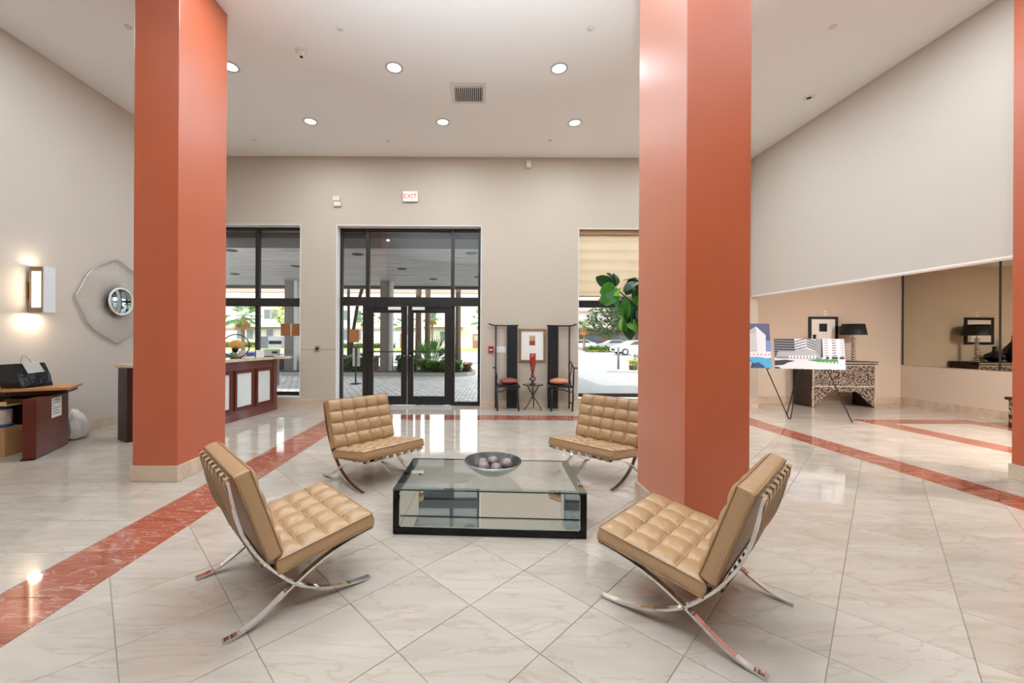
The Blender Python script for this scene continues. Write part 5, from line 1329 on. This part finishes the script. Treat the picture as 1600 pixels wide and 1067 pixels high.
# trees
def tree(x, y, h_, r, rz_, mats, label, n=1600, size=0.28, seed=1, trunk=0.2):
    rnd = random.Random(seed); t = thing('leafy_tree', label, 'tree', (x, y, -0.03))
    bm = B(); tube(bm, [(0, 0, 0), (0.1, 0, h_ * 0.4), (0, 0, h_)], [trunk, trunk * .8, trunk * .4], 8); link('trunk', bm, M['bark_dk'], t)
    lobes = [(rnd.uniform(-.55, .55) * r, rnd.uniform(-.4, .4) * r, h_ + rnd.uniform(-.35, .55) * rz_, rnd.uniform(.4, .62)) for _ in range(9)]
    bm = B()
    for k in range(n):
        lx, ly, lz, lr = rnd.choice(lobes); d_ = Vector((rnd.gauss(0, 1), rnd.gauss(0, 1), rnd.gauss(0, 1))).normalized() * rnd.uniform(0.75, 1.02)
        leaves(bm, [(lx + d_.x * lr * r, ly + d_.y * lr * r, lz + d_.z * lr * rz_)], size, rnd, 0 if rnd.random() < 0.6 else 1)
    link('foliage', bm, mats, t, kind='stuff', fix=False)
tree(19.4, 50, 5.7, 4.5, 4.3, [M['tree'], M['hedge_dk']], 'broad green tree above the parking lot in the right window, also showing through the shade', 5200, 0.27, 41, 0.3)
tree(23.5, 58, 4.6, 4.0, 3.2, [M['tree'], M['hedge_dk']], 'dark green tree behind the fig leaves in the right window', 2600, 0.28, 42)
tree(-20.5, 46, 4.4, 2.4, 2.4, [M['yellow_leaf'], M['hedge']], 'sunlit yellow green tree by the left window column', 1600, 0.22, 43)
tree(-34.5, 50, 5.0, 3.0, 3.0, [M['hedge'], M['tree']], 'green tree at the far left of the left window', 1600, 0.26, 45)

struct('lawn', box(box(B(), -80, 8, 50.5, 61, -0.06, 0.02), -80, 8, 47, 48.2, -0.06, 0.0), M['grass'])
hedge('front_hedge', -58, -24, 58.5, 60.2, 0, 0.9, 1500, 0.2, [M['yellow_leaf'], M['hedge']], 'sunlit hedge along the white building seen in the left window', seed=50)
hedge('front_hedge', -22, -12, 58.5, 60.2, 0, 0.7, 500, 0.2, hm, 'low hedge along the white building behind the left sidelight', seed=51)
hedge('parking_hedge', 13.2, 16.3, 46.5, 47.8, -0.03, 0.62, 700, 0.12, [M['hedge'], M['yellow_leaf']], 'clipped roadside hedge at the parking lot in the right window', seed=52)

# white apartment building across the street
bd = thing('apartment_building', 'long white two storey apartment building across the street', 'building', (-30, 62, 0))
o_ = Vector(bd.location)
link('main_block', box(B(), -70, 3.5, 62, 74, -0.1, 9.0), M['bldg'], bd, o_)
link('parapet', box(B(), -70.2, 3.7, 61.85, 62, 8.6, 9.2), M['bldg2'], bd, o_)
link('floor_band', box(B(), -70, -9.2, 61.75, 62, 2.85, 3.15), M['bldg2'], bd, o_)
link('floor_band', box(B(), -8, -2, 61.4, 62, 3.0, 3.3), M['bldg2'], bd, o_)
link('balcony_wall', box(B(), -48, -42, 61.0, 62, 3.15, 4.2), M['bldg'], bd, o_); link('balcony_wall', box(B(), -36, -30, 61.0, 62, 3.15, 4.2), M['bldg'], bd, o_); link('balcony_wall', box(B(), -8, -2, 60.8, 61.4, 3.3, 4.2), M['bldg'], bd, o_)
def bwin(x, z, w_, h_):
    f = link('window', box(box(box(box(B(), x - w_ / 2 - .1, x + w_ / 2 + .1, 61.9, 62, z - .1, z), x - w_ / 2 - .1, x + w_ / 2 + .1, 61.9, 62, z + h_, z + h_ + .1), x - w_ / 2 - .1, x - w_ / 2, 61.9, 62, z, z + h_), x + w_ / 2, x + w_ / 2 + .1, 61.9, 62, z, z + h_), M['bldg'], bd, o_)
    link('pane', box(B(), x - w_ / 2, x + w_ / 2, 61.93, 61.99, z, z + h_), M['winglass'], f, o_)
for x, z in ((-20.0, 4.3), (-18.3, 4.3), (-17.0, 4.3), (-20.0, 1.2), (-18.3, 1.2), (-36.6, 1.3), (-35.1, 1.3), (-32.4, 4.4), (-31.3, 4.4), (-32.0, 1.3), (-26.5, 4.4), (-26.5, 1.3), (-41, 4.4), (-41, 1.3), (-45, 1.3), (-45, 4.4), (-13.6, 4.3), (-13.6, 1.2), (-4.9, 1.1), (-6.6, 4.4), (-4.2, 4.4)):
    bwin(x, z, 1.05, 1.5)
for x, lab in ((-11.2, 1), (0.15, 2)):
    f = link('entry_door', box(B(), x - 0.5, x + 0.5, 61.9, 62, 0, 2.25), M['door_br'], bd, o_); link('door_panel', box(B(), x - 0.3, x + 0.3, 61.87, 61.9, 1.2, 2.0), M['bldg2'], f, o_)
# store building behind the parking lot and a tower beyond
sb = thing('parking_store', 'low brown store building behind the parked cars', 'building', (22, 66, 0)); o_ = Vector(sb.location)
link('store_block', box(B(), 12, 40, 64, 74, -0.1, 3.4), mat('tan_store_render', srgb(150, 118, 92), 0.85), sb, o_)
link('awning', box(B(), 12, 40, 62.6, 64, 2.3, 3.0), mat('dark_awning', srgb(66, 58, 52), 0.8), sb, o_)
for k in range(6): link('store_window', box(B(), 13 + k * 4.4, 16 + k * 4.4, 63.9, 64, 0.5, 2.2), M['winglass'], sb, o_)
tw = thing('apartment_tower', 'pale high rise with balconies seen dimly through the roller shade', 'building', (55, 130, 0)); o_ = Vector(tw.location)
link('tower_block', box(B(), 30, 80, 130, 145, -0.1, 60), M['bldg'], tw, o_)
for k in range(17): link('balcony_band', box(B(), 29.5, 80.5, 128.6, 130, 4 + k * 3.3, 4.9 + k * 3.3), M['bldg2'], tw, o_)

# cars
def car(x, y, rz, label, paint, group=None):
    t = thing('parked_car', label, 'car', (x, y, -0.03), rz, group)
    prof = [(-2.2, 0.32), (-2.25, 0.62), (-2.15, 0.86), (-1.25, 0.98), (-0.55, 1.40), (0.75, 1.46), (1.55, 1.10), (2.15, 1.02), (2.22, 0.55), (2.15, 0.30)]
    bm = B(); prism_y(bm, prof, -0.85, 0.85); bmesh.ops.bevel(bm, geom=[e for e in bm.edges], offset=0.05, segments=2, affect='EDGES'); link('body', bm, paint, t)
    for s in (-1, 1):
        bm = B(); prism_y(bm, [(-1.0, 0.98), (-0.5, 1.34), (0.70, 1.38), (1.35, 1.06)], s * 0.855 - 0.008, s * 0.855 + 0.008); link('side_glass', bm, M['car_glass'], t)
        for xx in (-1.4, 1.35):
            bm = B(); bmesh.ops.create_cone(bm, cap_ends=True, segments=20, radius1=0.33, radius2=0.33, depth=0.2, matrix=Matrix.Translation((xx, s * 0.78, 0.33)) @ Matrix.Rotation(PI / 2, 4, 'X')); wl = link('wheel', bm, M['tyre'], t)
            bm = B(); bmesh.ops.create_cone(bm, cap_ends=True, segments=16, radius1=0.19, radius2=0.19, depth=0.21, matrix=Matrix.Translation((xx, s * 0.79, 0.33)) @ Matrix.Rotation(PI / 2, 4, 'X')); link('hub_cap', bm, M['steel'], wl)
        link('headlight', box(B(), -2.24, -2.10, s * 0.62 - 0.16, s * 0.62 + 0.16, 0.66, 0.80, bev=0.02), M['glass_edge'] if False else M['photo_grey'], t)
    link('grille', box(B(), -2.27, -2.20, -0.4, 0.4, 0.45, 0.62), M['tyre'], t)
    return t
car(15.6, 38.5, 0.05, 'white car driving left on the street in the right window', M['car_w'])
car(14.9, 56.5, 0.1, 'white parked car, left one in the lot behind the hedge', M['car_w'])
car(20.4, 58.5, 0.0, 'silver parked car under the broad green tree', M['photo_lgrey'])
car(24.5, 55.0, 0.1, 'pale parked car in the lot, rightmost in the right window', M['car_w'])

# street sign bed in the right window
struct('sign_bed_kerb', prism(B(), [(5.9, 17.7), (6.6, 17.4), (11.0, 17.4), (11.0, 19.2), (6.6, 19.2)], -0.02, 0.07), M['concrete'])
t = thing('bollard_post', 'slim grey post beside the sign bed in the right window', 'post', (6.62, 18.3, 0.07))
bm = B(); lathe(bm, [(0, 0), (0.05, 0), (0.05, 1.0), (0.04, 1.03), (0, 1.03)], 14); link('post', bm, M['column_out'], t)
t = thing('parking_sign', 'white parking sign with dark letters in the planting bed', 'sign', (7.75, 18.3, 0.07))
link('panel', box(B(), -0.55, 0.65, -0.025, 0.025, 0.02, 0.74, bev=0.005), M['photo_lgrey'], t)
for k, (s_, m_) in enumerate((('RULES', 'blackink'), ('TOW', 'blackink'), ('ONLY', 'sign_blue'))):
    text('lettering', s_, 0.22, M[m_], t, (-0.44, -0.028, 0.60 - k * 0.20), (PI / 2, 0, 0), 0.002, 'LEFT')
hedge('sign_shrub', 6.95, 7.35, 17.75, 18.1, 0.07, 0.55, 200, 0.07, [M['yellow_leaf'], M['hedge_dk']], 'small yellowish shrub beside the parking sign', 'shrub', seed=61)

# kiosk and hanging sign outside
t = thing('pay_station', 'grey and white pay station box outside the left window', 'kiosk', (-6.33, 12.3, -0.02), math.radians(16))
link('pedestal', box(B(), -0.17, 0.23, -0.12, 0.14, 0, 0.84, bev=0.01), M['column_out'], t)
link('lower_box', box(B(), -0.19, 0.24, -0.16, 0.16, 0.84, 1.10, bev=0.01), M['concrete'], t)
link('upper_box', box(B(), -0.32, 0.36, -0.2, 0.2, 1.13, 1.50, bev=0.01), M['photo_white'], t)
link('side_face', box(B(), -0.33, -0.04, -0.212, -0.202, 1.13, 1.49), M['photo_grey'], t)
link('dark_display', box(B(), -0.01, 0.34, -0.212, -0.202, 1.26, 1.36), M['dark'], t); link('dark_display', box(B(), 0.07, 0.22, -0.172, -0.162, 0.97, 1.04), M['dark'], t)
t = thing('stand_sign', 'black post stand with a white board outside the left sidelight', 'sign', (-3.78, 12.6, -0.02))
bm = B(); lathe(bm, [(0, 0), (0.18, 0), (0.18, 0.02), (0.03, 0.04), (0, 0.04)], 24); link('base', bm, M['black_matt'], t)
bm = B(); tube(bm, [(0, 0, 0.03), (0, 0, 1.17)], 0.025, 10); link('post', bm, M['black_matt'], t)
link('board', box(B(), -0.11, 0.12, 0.03, 0.045, 0.56, 1.14, bev=0.004), M['bldg'], t)
